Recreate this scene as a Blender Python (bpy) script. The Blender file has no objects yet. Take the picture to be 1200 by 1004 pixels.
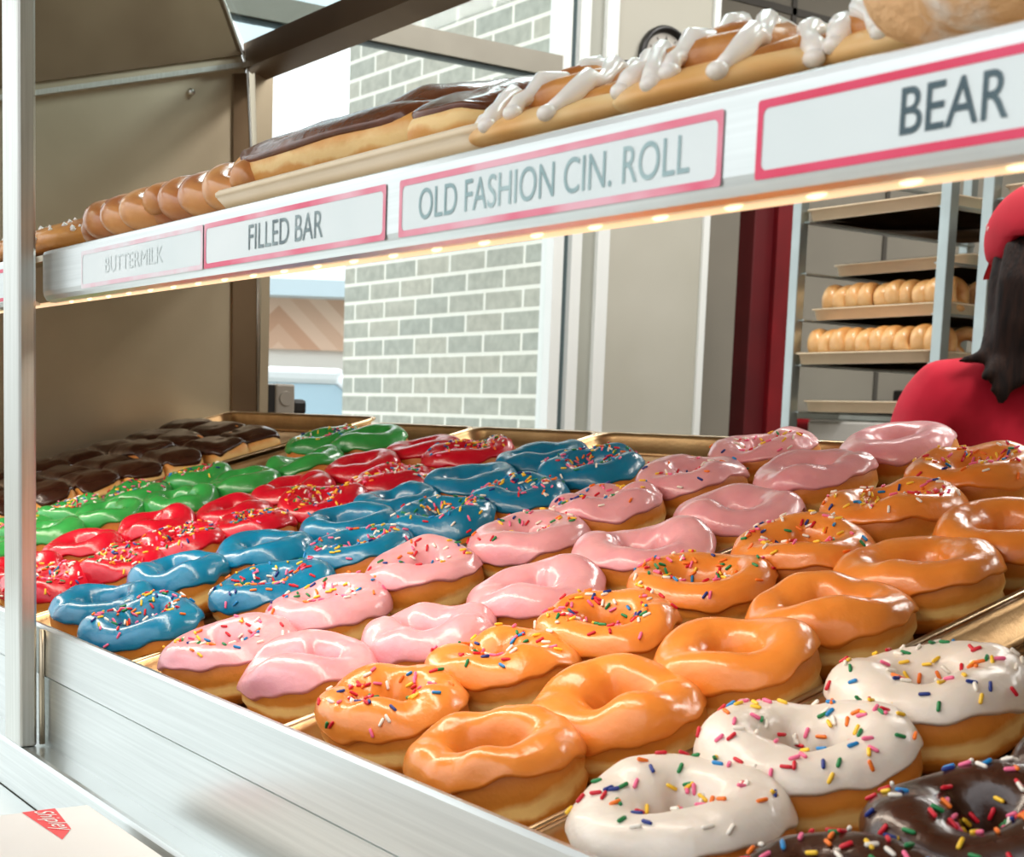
import bpy, bmesh, math, random
import numpy as np
from mathutils import Vector, Matrix

PI = math.pi
S = bpy.context.scene
COL = S.collection
W = 0.247                      # pitch of the bakery trays
AL = 0.27149                   # slope of the shelves
CA, SA = math.cos(AL), math.sin(AL)
ORD = ['first', 'second', 'third', 'fourth', 'fifth', 'sixth', 'seventh', 'eighth', 'ninth', 'tenth']
rnd = random.Random(7)

# ------------------------------------------------------------------ materials
def lin(c):
    return tuple(((v / 255) / 12.92 if v / 255 <= .04045 else ((v / 255 + .055) / 1.055) ** 2.4) for v in c) + (1,)

def mat(name, c, rough=.5, metal=0, c2=None, scale=20, detail=3, bump=0, bscale=None, coat=0, sss=0, spec=.5,
        stretch=(1, 1, 1), ramp=(.35, .65), emit=0):
    m = bpy.data.materials.new(name)
    m.use_nodes = True
    nt = m.node_tree
    b = nt.nodes['Principled BSDF']
    b.inputs['Base Color'].default_value = lin(c)
    b.inputs['Roughness'].default_value = rough
    b.inputs['Metallic'].default_value = metal
    b.inputs['Specular IOR Level'].default_value = spec
    if coat:
        b.inputs['Coat Weight'].default_value = coat
        b.inputs['Coat Roughness'].default_value = .08
    if sss:
        b.inputs['Subsurface Weight'].default_value = sss
        b.inputs['Subsurface Radius'].default_value = (.006, .003, .0015)
    if emit:
        b.inputs['Emission Color'].default_value = lin(c)
        b.inputs['Emission Strength'].default_value = emit
    if c2 or bump:
        tc = nt.nodes.new('ShaderNodeTexCoord')
        mp = nt.nodes.new('ShaderNodeMapping')
        mp.inputs['Scale'].default_value = stretch
        nt.links.new(tc.outputs['Object'], mp.inputs['Vector'])
    if c2:
        n = nt.nodes.new('ShaderNodeTexNoise')
        n.inputs['Scale'].default_value = scale
        n.inputs['Detail'].default_value = detail
        nt.links.new(mp.outputs['Vector'], n.inputs['Vector'])
        r = nt.nodes.new('ShaderNodeValToRGB')
        r.color_ramp.elements[0].position, r.color_ramp.elements[1].position = ramp
        r.color_ramp.elements[0].color = lin(c)
        r.color_ramp.elements[1].color = lin(c2)
        nt.links.new(n.outputs['Fac'], r.inputs['Fac'])
        nt.links.new(r.outputs['Color'], b.inputs['Base Color'])
    if bump:
        n2 = nt.nodes.new('ShaderNodeTexNoise')
        n2.inputs['Scale'].default_value = bscale or scale
        n2.inputs['Detail'].default_value = 4
        nt.links.new(mp.outputs['Vector'], n2.inputs['Vector'])
        bp = nt.nodes.new('ShaderNodeBump')
        bp.inputs['Strength'].default_value = bump
        bp.inputs['Distance'].default_value = .002
        nt.links.new(n2.outputs['Fac'], bp.inputs['Height'])
        nt.links.new(bp.outputs['Normal'], b.inputs['Normal'])
    return m

def dough_mat(name, cdark, cmid, cpale, zmid, zw, rough=.5):
    """golden crust with a pale proof line round the waist, driven by the height in object space"""
    m = mat(name, cmid, rough, sss=.12, bump=.35, bscale=160)
    nt = m.node_tree
    b = nt.nodes['Principled BSDF']
    tc = nt.nodes.new('ShaderNodeTexCoord')
    sep = nt.nodes.new('ShaderNodeSeparateXYZ')
    nt.links.new(tc.outputs['Object'], sep.inputs['Vector'])
    n = nt.nodes.new('ShaderNodeTexNoise'); n.inputs['Scale'].default_value = 28; n.inputs['Detail'].default_value = 4
    nt.links.new(tc.outputs['Object'], n.inputs['Vector'])
    ad = nt.nodes.new('ShaderNodeMath'); ad.operation = 'MULTIPLY_ADD'
    ad.inputs[1].default_value = .018; ad.inputs[2].default_value = -.009
    nt.links.new(n.outputs['Fac'], ad.inputs[0])
    sm = nt.nodes.new('ShaderNodeMath'); sm.operation = 'ADD'
    nt.links.new(sep.outputs['Z'], sm.inputs[0]); nt.links.new(ad.outputs[0], sm.inputs[1])
    mr = nt.nodes.new('ShaderNodeMapRange')
    mr.inputs['From Min'].default_value = zmid - zw; mr.inputs['From Max'].default_value = zmid + zw
    nt.links.new(sm.outputs[0], mr.inputs['Value'])
    r = nt.nodes.new('ShaderNodeValToRGB')
    e = r.color_ramp.elements
    e[0].position = 0; e[0].color = lin(cdark); e[1].position = 1; e[1].color = lin((184, 104, 34))
    for p_, c_ in ((.22, cmid), (.40, cmid), (.47, cpale), (.56, cpale), (.68, cmid)):
        q = e.new(p_); q.color = lin(c_)
    nt.links.new(mr.outputs['Result'], r.inputs['Fac'])
    nt.links.new(r.outputs['Color'], b.inputs['Base Color'])
    return m

M = {}
M['dough'] = dough_mat('DoughCrust', (146, 74, 18), (218, 140, 50), (252, 214, 136), .0158, .0170)
M['bar_dough'] = dough_mat('BarDough', (206, 138, 62), (226, 160, 80), (246, 208, 140), .02, .02)
M['plain_dough'] = mat('GlazedDough', (205, 140, 70), .35, c2=(238, 190, 125), scale=22, coat=.2, sss=.1)
ICE = {
    'white': ((230, 220, 207), (220, 207, 192)), 'orange': ((236, 146, 64), (226, 130, 46)),
    'pink': ((236, 172, 176), (224, 152, 160)), 'blue': ((12, 128, 166), (8, 106, 144)),
    'red': ((206, 18, 44), (186, 10, 34)), 'green': ((58, 160, 76), (40, 138, 60)),
    'chocolate': ((62, 34, 22), (46, 24, 15)), 'dark chocolate': ((50, 24, 15), (66, 36, 24)),
    'milk chocolate': ((120, 66, 34), (92, 48, 24))}
for k, (a_, b_) in ICE.items():
    M['ice_' + k] = mat('Icing_' + k.replace(' ', '_'), a_, .27 if k not in ('white',) else .36, c2=b_, scale=26, coat=.26 if k != 'white' else .12, sss=.18, spec=.45,
                        bump=.6, bscale=75)
SPR = {'red': (212, 22, 44), 'yellow': (247, 200, 50), 'white': (244, 236, 222), 'green': (26, 130, 70), 'orange': (246, 122, 30),
       'pink': (244, 110, 150), 'navy blue': (22, 48, 128), 'sky blue': (20, 132, 196)}
for k, c in SPR.items():
    M['spr_' + k] = mat('Sprinkle_' + k.replace(' ', '_'), c, .4)
M['steel'] = mat('BrushedSteel', (208, 211, 209), .28, 1, c2=(219, 222, 220), scale=6, stretch=(1, 1, 60))
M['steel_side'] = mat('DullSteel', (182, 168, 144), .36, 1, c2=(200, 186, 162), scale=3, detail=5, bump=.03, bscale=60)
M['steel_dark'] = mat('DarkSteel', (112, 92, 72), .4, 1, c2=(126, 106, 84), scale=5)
M['steel_frame'] = mat('PostSteel', (214, 214, 208), .3, 1, c2=(200, 200, 192), scale=9, stretch=(40, 40, 1))
M['tray'] = mat('AgedTray', (172, 138, 98), .38, 1, c2=(206, 174, 130), scale=14, detail=6, bump=.12, bscale=300)
M['tray_rim'] = mat('TrayRim', (208, 190, 164), .28, 1, c2=(178, 150, 112), scale=30)
M['sheet'] = mat('SheetPanLight', (240, 220, 190), .5, .1, c2=(226, 204, 168), scale=8)
M['pan'] = mat('RackPan', (250, 228, 194), .45, .1, c2=(236, 214, 178), scale=8)
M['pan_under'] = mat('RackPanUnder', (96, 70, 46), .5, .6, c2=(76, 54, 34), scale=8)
M['label_white'] = mat('LabelWhite', (232, 238, 236), .35, c2=(222, 232, 230), scale=8)
M['label_red'] = mat('LabelRed', (226, 44, 84), .4, c2=(232, 66, 104), scale=30)
M['label_faded'] = mat('LabelFaded', (232, 82, 116), .4, c2=(240, 178, 190), scale=16, ramp=(.38, .62))
M['label_ghost'] = mat('LabelGhost', (238, 196, 204), .4, c2=(236, 226, 228), scale=40)
M['ink'] = mat('InkDark', (58, 80, 88), .5, c2=(84, 106, 112), scale=40)
M['ink_faded'] = mat('InkFaded', (134, 164, 166), .5, c2=(176, 200, 200), scale=24)
M['ink_mid'] = mat('InkMid', (74, 92, 98), .5, c2=(160, 178, 178), scale=60)
M['ink_ghost'] = mat('InkGhost', (222, 231, 229), .5)
M['led_glow'] = mat('LedTube', (255, 212, 164), .4, emit=.8)
M['bulb'] = mat('LedBulb', (255, 222, 170), .4, emit=2.2)
M['black'] = mat('BlackPlastic', (22, 20, 20), .4)
M['grey_plastic'] = mat('GreyPlastic', (150, 144, 134), .5)
M['card'] = mat('WhiteCard', (238, 236, 232), .6, c2=(230, 228, 223), scale=6)
M['card_red'] = mat('CardRed', (236, 60, 66), .5, c2=(240, 90, 92), scale=12)
M['wall'] = mat('WallPaint', (186, 184, 172), .7, c2=(180, 178, 165), scale=3, bump=.03, bscale=120)
M['wall_back'] = mat('BackWallPaint', (150, 144, 132), .7, c2=(142, 137, 126), scale=2)
M['seam'] = mat('PanelSeam', (84, 80, 74), .6)
M['white_frame'] = mat('WhiteFrame', (234, 238, 236), .4)
M['grey_frame'] = mat('GreyFrame', (172, 174, 164), .45, c2=(166, 168, 158), scale=5)
M['dark_frame'] = mat('DarkGasket', (84, 102, 106), .4)
M['transom'] = mat('TransomAluminium', (150, 146, 134), .4, .2, c2=(158, 154, 142), scale=6)
M['floor'] = mat('FloorTile', (120, 104, 88), .5, c2=(104, 90, 76), scale=4)
M['ceiling'] = mat('CeilingTile', (150, 144, 132), .8, c2=(140, 134, 122), scale=3)
M['red_paint'] = mat('RedPaint', (96, 8, 18), .5, c2=(74, 4, 12), scale=3)
M['sign_red'] = mat('SignRed', (196, 26, 40), .5)
M['asphalt'] = mat('Asphalt', (170, 168, 162), .9, c2=(150, 148, 144), scale=6)
M['rack_steel'] = mat('RackSteel', (190, 200, 198), .35, .9, c2=(172, 180, 178), scale=6)
M['skin'] = mat('Skin', (206, 152, 124), .5, sss=.1)
M['shirt'] = mat('RedShirt', (206, 4, 46), .8, c2=(184, 2, 36), scale=10, bump=.1, bscale=60)
M['trouser'] = mat('DarkTrousers', (34, 34, 42), .8)
M['hair'] = mat('DarkHair', (46, 26, 18), .65, spec=.2, c2=(20, 10, 8), scale=14, stretch=(9, 9, 1), bump=.6, bscale=40)
M['eye'] = mat('EyeWhite', (236, 232, 226), .3)
M['lip'] = mat('Lip', (176, 92, 86), .5)
M['sugar'] = mat('SugaredCrust', (238, 190, 138), .8, c2=(252, 244, 236), scale=44, detail=6, bump=.9, bscale=200, ramp=(.42, .57))
M['twist'] = mat('GlazedTwist', (176, 96, 48), .28, c2=(226, 160, 94), scale=26, detail=4, coat=.4, sss=.08, bump=.15, bscale=90)
M['fritter'] = mat('FritterCrust', (156, 84, 40), .35, c2=(224, 156, 84), scale=34, detail=5, coat=.35, bump=.6, bscale=120)
M['cinnamon'] = mat('CinnamonCrust', (168, 96, 36), .4, c2=(216, 148, 72), scale=40, detail=5, coat=.2, bump=.4, bscale=150)
M['bun'] = mat('PaleBun', (226, 166, 92), .5, c2=(240, 204, 146), scale=18, sss=.1)
M['glaze_white'] = mat('WhiteGlaze', (244, 236, 226), .3, coat=.3, sss=.15)
M['clock_face'] = mat('ClockFace', (196, 192, 184), .5, c2=(188, 184, 176), scale=8)
M['car_paint'] = mat('CarPaint', (232, 238, 240), .25, coat=.5)
M['car_glass'] = mat('CarGlass', (150, 176, 188), .08, .3)
M['rubber'] = mat('Tyre', (26, 26, 28), .8)
M['roof'] = mat('PaleRoofEdge', (196, 214, 222), .6)
M['render_wall'] = mat('PaleRender', (218, 214, 206), .8)
M['cap_dot'] = mat('CapDot', (240, 200, 196), .7)
M['paper'] = mat('TrayPaper', (240, 238, 234), .6)

def brick_mat():
    m = bpy.data.materials.new('GreyBrick'); m.use_nodes = True
    nt = m.node_tree; b = nt.nodes['Principled BSDF']; b.inputs['Roughness'].default_value = .85
    tc = nt.nodes.new('ShaderNodeTexCoord')
    sep = nt.nodes.new('ShaderNodeSeparateXYZ'); cmb = nt.nodes.new('ShaderNodeCombineXYZ')
    nt.links.new(tc.outputs['Object'], sep.inputs[0])
    nt.links.new(sep.outputs['X'], cmb.inputs['X']); nt.links.new(sep.outputs['Z'], cmb.inputs['Y'])
    br = nt.nodes.new('ShaderNodeTexBrick')
    br.inputs['Color1'].default_value = lin((172, 177, 168)); br.inputs['Color2'].default_value = lin((188, 187, 174))
    br.inputs['Mortar'].default_value = lin((240, 240, 230))
    br.inputs['Scale'].default_value = 1; br.inputs['Mortar Size'].default_value = .0072
    br.inputs['Mortar Smooth'].default_value = .2; br.inputs['Brick Width'].default_value = .212; br.inputs['Row Height'].default_value = .0665
    br.offset = .5
    nt.links.new(cmb.outputs[0], br.inputs['Vector'])
    n = nt.nodes.new('ShaderNodeTexNoise'); n.inputs['Scale'].default_value = 30; n.inputs['Detail'].default_value = 5
    nt.links.new(tc.outputs['Object'], n.inputs['Vector'])
    mx = nt.nodes.new('ShaderNodeMix'); mx.data_type = 'RGBA'; mx.blend_type = 'OVERLAY'; mx.inputs[0].default_value = .35
    nt.links.new(br.outputs['Color'], mx.inputs[6]); nt.links.new(n.outputs['Fac'], mx.inputs[7])
    nt.links.new(mx.outputs[2], b.inputs['Base Color'])
    bp = nt.nodes.new('ShaderNodeBump'); bp.inputs['Strength'].default_value = .5; bp.inputs['Distance'].default_value = .006; bp.invert = True
    nt.links.new(br.outputs['Fac'], bp.inputs['Height']); nt.links.new(bp.outputs['Normal'], b.inputs['Normal'])
    return m
M['brick'] = brick_mat()

def chevron_mat():
    m = bpy.data.materials.new('ChevronPlanks'); m.use_nodes = True
    nt = m.node_tree; b = nt.nodes['Principled BSDF']; b.inputs['Roughness'].default_value = .7
    tc = nt.nodes.new('ShaderNodeTexCoord'); sep = nt.nodes.new('ShaderNodeSeparateXYZ')
    nt.links.new(tc.outputs['Object'], sep.inputs[0])
    def math_(op, a, v=None):
        n = nt.nodes.new('ShaderNodeMath'); n.operation = op
        if hasattr(a, 'is_linked'): nt.links.new(a, n.inputs[0])
        if v is not None:
            if hasattr(v, 'is_linked'): nt.links.new(v, n.inputs[1])
            else: n.inputs[1].default_value = v
        return n.outputs[0]
    pp = math_('PINGPONG', sep.outputs['X'], 1.1)
    d = math_('ADD', pp, sep.outputs['Z'])
    st = math_('FLOOR', math_('DIVIDE', d, .17))
    wn = nt.nodes.new('ShaderNodeTexWhiteNoise'); wn.noise_dimensions = '1D'
    nt.links.new(st, wn.inputs['W'])
    r = nt.nodes.new('ShaderNodeValToRGB')
    r.color_ramp.elements[0].color = lin((196, 150, 120)); r.color_ramp.elements[1].color = lin((226, 196, 172))
    nt.links.new(wn.outputs['Value'], r.inputs['Fac']); nt.links.new(r.outputs['Color'], b.inputs['Base Color'])
    return m
M['chevron'] = chevron_mat()

def glass_mat(name, tint, gl=.08):
    m = bpy.data.materials.new(name); m.use_nodes = True
    nt = m.node_tree; nt.nodes.clear()
    o = nt.nodes.new('ShaderNodeOutputMaterial'); t = nt.nodes.new('ShaderNodeBsdfTransparent'); g = nt.nodes.new('ShaderNodeBsdfGlossy')
    t.inputs['Color'].default_value = tint; g.inputs['Roughness'].default_value = .02
    lw = nt.nodes.new('ShaderNodeLayerWeight'); lw.inputs['Blend'].default_value = .5
    pw = nt.nodes.new('ShaderNodeMath'); pw.operation = 'POWER'; pw.inputs[1].default_value = 4
    nt.links.new(lw.outputs['Facing'], pw.inputs[0])
    f = nt.nodes.new('ShaderNodeMath'); f.operation = 'MULTIPLY_ADD'; f.inputs[1].default_value = .2; f.inputs[2].default_value = gl * .12
    nt.links.new(pw.outputs[0], f.inputs[0])
    mx = nt.nodes.new('ShaderNodeMixShader')
    nt.links.new(f.outputs[0], mx.inputs[0]); nt.links.new(t.outputs[0], mx.inputs[1]); nt.links.new(g.outputs[0], mx.inputs[2])
    nt.links.new(mx.outputs[0], o.inputs['Surface'])
    return m
M['glass'] = glass_mat('WindowGlass', (.97, .99, .985, 1))
M['canopy_glass'] = glass_mat('CanopyGlass', (.74, .82, .84, 1), .2)

# ------------------------------------------------------------------ object helpers
def tag(o, label=None, cat=None, group=None, kind=None):
    if label: o['label'] = label
    if cat: o['category'] = cat
    if group: o['group'] = group
    if kind: o['kind'] = kind
    return o

def empty(name, loc, label, cat, group=None, rot=None):
    o = bpy.data.objects.new(name, None); COL.objects.link(o)
    o.empty_display_size = .02
    if rot is not None:
        o.matrix_world = Matrix.Translation(loc) @ rot.to_4x4()
    else:
        o.location = loc
    return tag(o, label, cat, group)

def link(name, me, m=None, parent=None, label=None):
    o = bpy.data.objects.new(name, me); COL.objects.link(o)
    if m is not None: me.materials.clear(); me.materials.append(m)
    if parent is not None: o.parent = parent
    if label: o['label'] = label
    return o

def mesh(name, V, F, smooth=True):
    me = bpy.data.meshes.new(name)
    me.from_pydata([tuple(v) for v in V], [], [tuple(f) for f in F])
    me.update()
    if smooth: me.polygons.foreach_set('use_smooth', [True] * len(me.polygons))
    return me

def bm_mesh(bm, name, smooth=False):
    me = bpy.data.meshes.new(name)
    bmesh.ops.recalc_face_normals(bm, faces=bm.faces)
    bm.to_mesh(me); bm.free()
    if smooth: me.polygons.foreach_set('use_smooth', [True] * len(me.polygons))
    return me

def box(bm, lo, hi, bev=0, rot=None, seg=2):
    g = bmesh.ops.create_cube(bm, size=1)
    vs = g['verts']
    c = [(a + b) / 2 for a, b in zip(lo, hi)]; s = [b - a for a, b in zip(lo, hi)]
    for v in vs:
        v.co = Vector((v.co.x * s[0], v.co.y * s[1], v.co.z * s[2]))
    if rot is not None:
        for v in vs: v.co = rot @ v.co
    for v in vs: v.co += Vector(c)
    if bev:
        es = list({e for v in vs for e in v.link_edges})
        bmesh.ops.bevel(bm, geom=es, offset=bev, segments=seg, affect='EDGES', profile=.5)

def boxes(name, L, m, parent=None, bev=0, label=None, smooth=False):
    bm = bmesh.new()
    for b in L: box(bm, b[0], b[1], bev if len(b) < 3 else b[2])
    return link(name, bm_mesh(bm, name, smooth), m, parent, label)

def prism_x(prof, x0, x1):
    """closed profile of (y,z) run along X"""
    n = len(prof)
    V = [(x0, y, z) for y, z in prof] + [(x1, y, z) for y, z in prof]
    F = [(i, (i + 1) % n, n + (i + 1) % n, n + i) for i in range(n)] + [tuple(range(n))[::-1], tuple(range(n, 2 * n))]
    return V, F

def prism(name, prof, x0, x1, m, parent=None, label=None):
    V, F = prism_x(prof, x0, x1)
    bm = bmesh.new(); vs = [bm.verts.new(v) for v in V]
    for f in F: bm.faces.new([vs[i] for i in f])
    return link(name, bm_mesh(bm, name), m, parent, label)

def tube_mesh(path, radii, n=10, closed=False, cap=True):
    P = [Vector(p) for p in path]; N = len(P)
    V, F = [], []
    prev = None
    for i, p in enumerate(P):
        if closed: t = P[(i + 1) % N] - P[i - 1]
        else: t = P[min(i + 1, N - 1)] - P[max(i - 1, 0)]
        t.normalize()
        a = Vector((0, 0, 1)) if prev is None else prev
        if abs(a.dot(t)) > .98: a = Vector((0, 1, 0))
        a = (a - t * a.dot(t)).normalized(); b = t.cross(a); prev = a
        r = radii[i] if hasattr(radii, '__len__') else radii
        for k in range(n):
            an = 2 * PI * k / n
            V.append(p + a * (r * math.cos(an)) + b * (r * math.sin(an)))
    R = N if closed else N - 1
    for i in range(R):
        j = (i + 1) % N
        for k in range(n):
            F.append((i * n + k, i * n + (k + 1) % n, j * n + (k + 1) % n, j * n + k))
    if cap and not closed:
        F.append(tuple(range(n))[::-1]); F.append(tuple((N - 1) * n + k for k in range(n)))
    return V, F

def merge(parts):
    V, F = [], []
    for v, f in parts:
        o = len(V); V += [tuple(x) for x in v]; F += [tuple(i + o for i in ff) for ff in f]
    return V, F

class Noise:
    def __init__(s, seed, scale, k=9):
        r = np.random.RandomState(seed)
        s.d = r.normal(size=(k, 3)) * scale; s.p = r.uniform(0, 6.28, k)
    def __call__(s, P):
        return np.sin(P @ s.d.T + s.p).mean(1) * 1.6

def text_mesh(txt, height, width=None, thick=.0003, shear=0, bold=.0, align='LEFT'):
    cu = bpy.data.curves.new('lettering', 'FONT')
    cu.body = txt; cu.size = 1; cu.extrude = 0; cu.shear = shear; cu.offset = bold
    o = bpy.data.objects.new('lettering', cu); COL.objects.link(o)
    bpy.context.view_layer.update()
    me = bpy.data.meshes.new_from_object(o.evaluated_get(bpy.context.evaluated_depsgraph_get()))
    bpy.data.objects.remove(o)
    n = len(me.vertices); c = np.empty(n * 3); me.vertices.foreach_get('co', c); c = c.reshape(-1, 3)
    lo, hi = c.min(0), c.max(0)
    sy = height / (hi[1] - lo[1]); sx = (width / (hi[0] - lo[0])) if width else sy
    c[:, 0] = (c[:, 0] - lo[0]) * sx; c[:, 1] = (c[:, 1] - lo[1]) * sy
    if align == 'CENTER': c[:, 0] -= c[:, 0].max() / 2
    me.vertices.foreach_set('co', c.ravel())
    me.update()
    return me

def deck(X, t, h=0):
    """point on the tray slope: X in metres, t up the slope, h above the rim plane"""
    return Vector((X, t * CA - h * SA, t * SA + h * CA))
RD = Matrix.Rotation(AL, 3, 'X')

# ------------------------------------------------------------------ setting
def struct(name, L, m, bev=0):
    o = boxes(name, L, m, None, bev); o['kind'] = 'structure'; return o
FZ = -1.0
struct('floor', [((-2.0, -4, FZ - .05), (4.2, 2.9, FZ)), ((-2.95, 2.9, FZ - .05), (4.2, 7, FZ))], M['floor'])
struct('ceiling', [((-2.0, -1.6, 2.45), (4.2, 2.9, 2.5)), ((-2.95, 2.9, 2.45), (4.2, 7, 2.5))], M['ceiling'])
struct('wall_back', [((-2.95, 2.925, FZ), (-2.9, 7, 2.45))], M['wall_back'])
struct('wall_right', [((4.1, -1.5, FZ), (4.15, 7, 2.45))], M['wall_back'])
struct('wall_far', [((-2.95, 6.95, FZ), (4.15, 7, 2.45))], M['wall_back'])
struct('wall_left', [((-2.0, 2.52, FZ), (-1.85, 2.905, 2.45)), ((-2.0, -4, FZ), (-1.85, 2.311, -.25)), ((-2.0, -4, 2.0), (-1.85, 2.311, 2.45)),
                     ((-2.9, 2.80, FZ), (-2.0, 2.925, 2.45))], M['wall'])
struct('trim_1', [((-1.853, 2.905, FZ), (-1.84, 2.93, 2.45))], M['white_frame'])
struct('trim_2', [((-2.898, 4.295, 1.0), (-2.892, 4.322, 2.45)), ((-2.898, 2.93, 1.925), (-2.892, 6.9, 1.955)), ((-2.898, 4.95, .1), (-2.892, 4.975, 1.93))], M['seam'])
wf = struct('window_1', [((-1.9, 2.311, -.25), (-1.84, 2.349, 2.45)), ((-1.89, 2.375, FZ), (-1.835, 2.414, 2.45)), ((-1.88, 2.474, FZ), (-1.835, 2.52, 2.45))],
            M['white_frame'])
boxes('gasket', [((-1.9, 2.349, -.25), (-1.855, 2.375, 2.45)), ((-1.86, -4, 1.178), (-1.842, 2.311, 1.190))], M['dark_frame'], wf)
boxes('jamb', [((-1.9, 2.414, FZ), (-1.85, 2.474, 2.45))], M['grey_frame'], wf)
boxes('transom', [((-1.9, -4, 1.190), (-1.83, 2.311, 1.252))], M['transom'], wf)
boxes('pane', [((-1.878, -4, -.25), (-1.872, 2.311, 2.0))], M['glass'], wf)
# red door frame beside the rack
dr = struct('door_1', [((-2.24, 3.436, FZ), (-2.16, 3.53, 1.2))], M['red_paint'], .004)
boxes('door_edge', [((-2.2, 3.53, FZ), (-2.14, 3.62, 1.2))], mat('RedPaintBright', (126, 10, 22), .5, c2=(104, 6, 16), scale=4), dr)
boxes('door_frame', [((-2.25, 3.645, FZ), (-2.18, 3.69, 1.2)), ((-2.25, 3.70, FZ), (-2.2, 3.73, 1.2))], M['grey_frame'], dr)
# outside
struct('ground', [((-30, -14, FZ - .12), (-2.02, 30, FZ - .004))], M['asphalt'])
bw = boxes('brick_building', [((-3.156, 2.33, FZ - .004), (-1.903, 2.5, 4.2))], M['brick'])
tag(bw, 'grey brick building wing standing outside the window', 'building')

# ------------------------------------------------------------------ house and car outside the window
hd = Vector((-.83, .557, 0)); hr = Vector((.557, .83, 0))
R_out = Matrix(((hr.x, hd.x, 0), (hr.y, hd.y, 0), (0, 0, 1)))
house = empty('house', (-11.15, 6.0, FZ - .004), 'pale single storey house with chevron wood cladding beyond the window', 'house', rot=R_out)
boxes('wall', [((-7, .05, 0), (5, 5, 1.80))], M['render_wall'], house)
boxes('wood_cladding', [((-7, 0, 1.80), (5, 5, 2.31))], M['chevron'], house)
prism('roof', [(-.35, 2.28), (-.35, 2.43), (2.5, 2.5), (5.3, 2.43), (5.3, 2.28)], -7.3, 5.3, M['roof'], house)
for x in (-4, -1.5, 3):
    f = boxes('window', [((x, -.02, .6), (x + .9, .06, 1.5))], M['white_frame'], house)
    boxes('window_pane', [((x + .06, -.03, .66), (x + .84, -.01, 1.44))], M['car_glass'], f)

car = empty('car', (-6.15, 3.45, FZ - .004), 'white car parked outside, its roof and windscreen showing behind the case', 'car', rot=R_out)
def car_body():
    # side outline in (along, up); lofted across width with tumblehome
    lower = [(-2.2, .35), (-2.25, .62), (-2.1, .82), (-1.2, .92), (1.3, .95), (2.05, .86), (2.2, .6), (2.15, .35)]
    V, F = [], []
    for y, s in ((-.88, .97), (-.8, 1), (.8, 1), (.88, .97)):
        V += [(a * s, y, z) for a, z in lower]
    n = len(lower)
    for j in range(3):
        for i in range(n):
            F.append((j * n + i, j * n + (i + 1) % n, (j + 1) * n + (i + 1) % n, (j + 1) * n + i))
    F += [tuple(range(n))[::-1], tuple(range(3 * n, 4 * n))]
    return V, F
def car_cabin(top, z1, w0, w1):
    base = [(-1.75, .9), (1.15, .93)]
    V = [(base[0][0], -w0, .9), (base[1][0], -w0, .9), (base[1][0], w0, .9), (base[0][0], w0, .9),
         (top[0], -w1, z1), (top[1], -w1, z1), (top[1], w1, z1), (top[0], w1, z1)]
    F = [(0, 1, 5, 4), (1, 2, 6, 5), (2, 3, 7, 6), (3, 0, 4, 7), (4, 5, 6, 7), (3, 2, 1, 0)]
    return V, F
link('body', mesh('body', *car_body(), smooth=False), M['car_paint'], car)
cabin = link('cabin_glass', mesh('cabin_glass', *car_cabin((-1.05, .5), 1.36, .8, .66), smooth=False), M['car_glass'], car)
boxes('roof', [((-1.1, -.68, 1.35), (.52, .68, 1.44), .03)], M['car_paint'], car)
for sy in (-1, 1):
    for a, b in ((-1.75, -1.05), (1.15, .5), (-.3, -.25)):
        link('pillar', mesh('pillar', *tube_mesh([(a, sy * .805, .91), (b, sy * .665, 1.38)], .035, 6)), M['car_paint'], car)
for a in (-1.35, 1.4):
    for sy in (-1, 1):
        bm = bmesh.new()
        bmesh.ops.create_cone(bm, cap_ends=True, segments=24, radius1=.33, radius2=.33, depth=.2, matrix=Matrix.Translation((a, sy * .8, .33)) @ Matrix.Rotation(PI / 2, 4, 'X'))
        link('wheel', bm_mesh(bm, 'wheel'), M['rubber'], car)

# ------------------------------------------------------------------ the display case
XL, XR = -.57, 1.86
case = empty('display_case', (.6, .3, FZ), 'stainless steel doughnut display case with sloping shelves and price strip', 'display case')
KC = case.location
def cpart(name, m, L=None, bev=0, label=None, me=None, parent=None):
    o = boxes(name, L, m, None, bev, label) if me is None else link(name, me, m, None, label)
    o.parent = parent or case
    o.matrix_parent_inverse = Matrix.Translation(-KC)
    return o
def cprism(name, prof, x0, x1, m, label=None):
    o = prism(name, prof, x0, x1, m, None, label); o.parent = case; o.matrix_parent_inverse = Matrix.Translation(-KC); return o
def slope(y, z0): return z0 + y * math.tan(AL)
# lower cabinet, ledge and front panels
cpart('cabinet_body', M['steel_side'], [((XL, -.02, FZ), (XR, .68, -.115), .004)])
ZL, ZP = -.0699, .0219
cprism('ledge', [(-.0294, -.1085), (-.0294, ZL - .0035), (-.0278, ZL - .0007), (-.025, ZL), (.02, ZL), (.02, -.1085)], XL, XR, M['steel'])
cprism('front_panel', [(-.010, ZL), (-.010, -.0172), (-.0085, -.0166), (-.0085, -.0160), (-.0118, -.0152), (-.0115, ZP - .0022), (-.0095, ZP), (-.006, ZP - .0004), (-.006, ZL)], XL, XR, M['steel'])
cprism('deck_shelf', [(-.005, slope(-.005, -.030)), (-.005, slope(-.005, -.026)), (.735, slope(.735, -.026)), (.735, slope(.735, -.030))], XL + .003, XR, M['steel_side'])
# post
cpart('post', M['steel_frame'], [((.622, -.0300, ZL), (.661, -.0165, 1.25), .0022)])
cpart('weld', M['steel_side'], me=mesh('weld', *tube_mesh([(.663, -.0135, ZL + .002), (.663, -.0138, -.02), (.663, -.0135, ZP - .002)], .0022, 8)))
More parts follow.
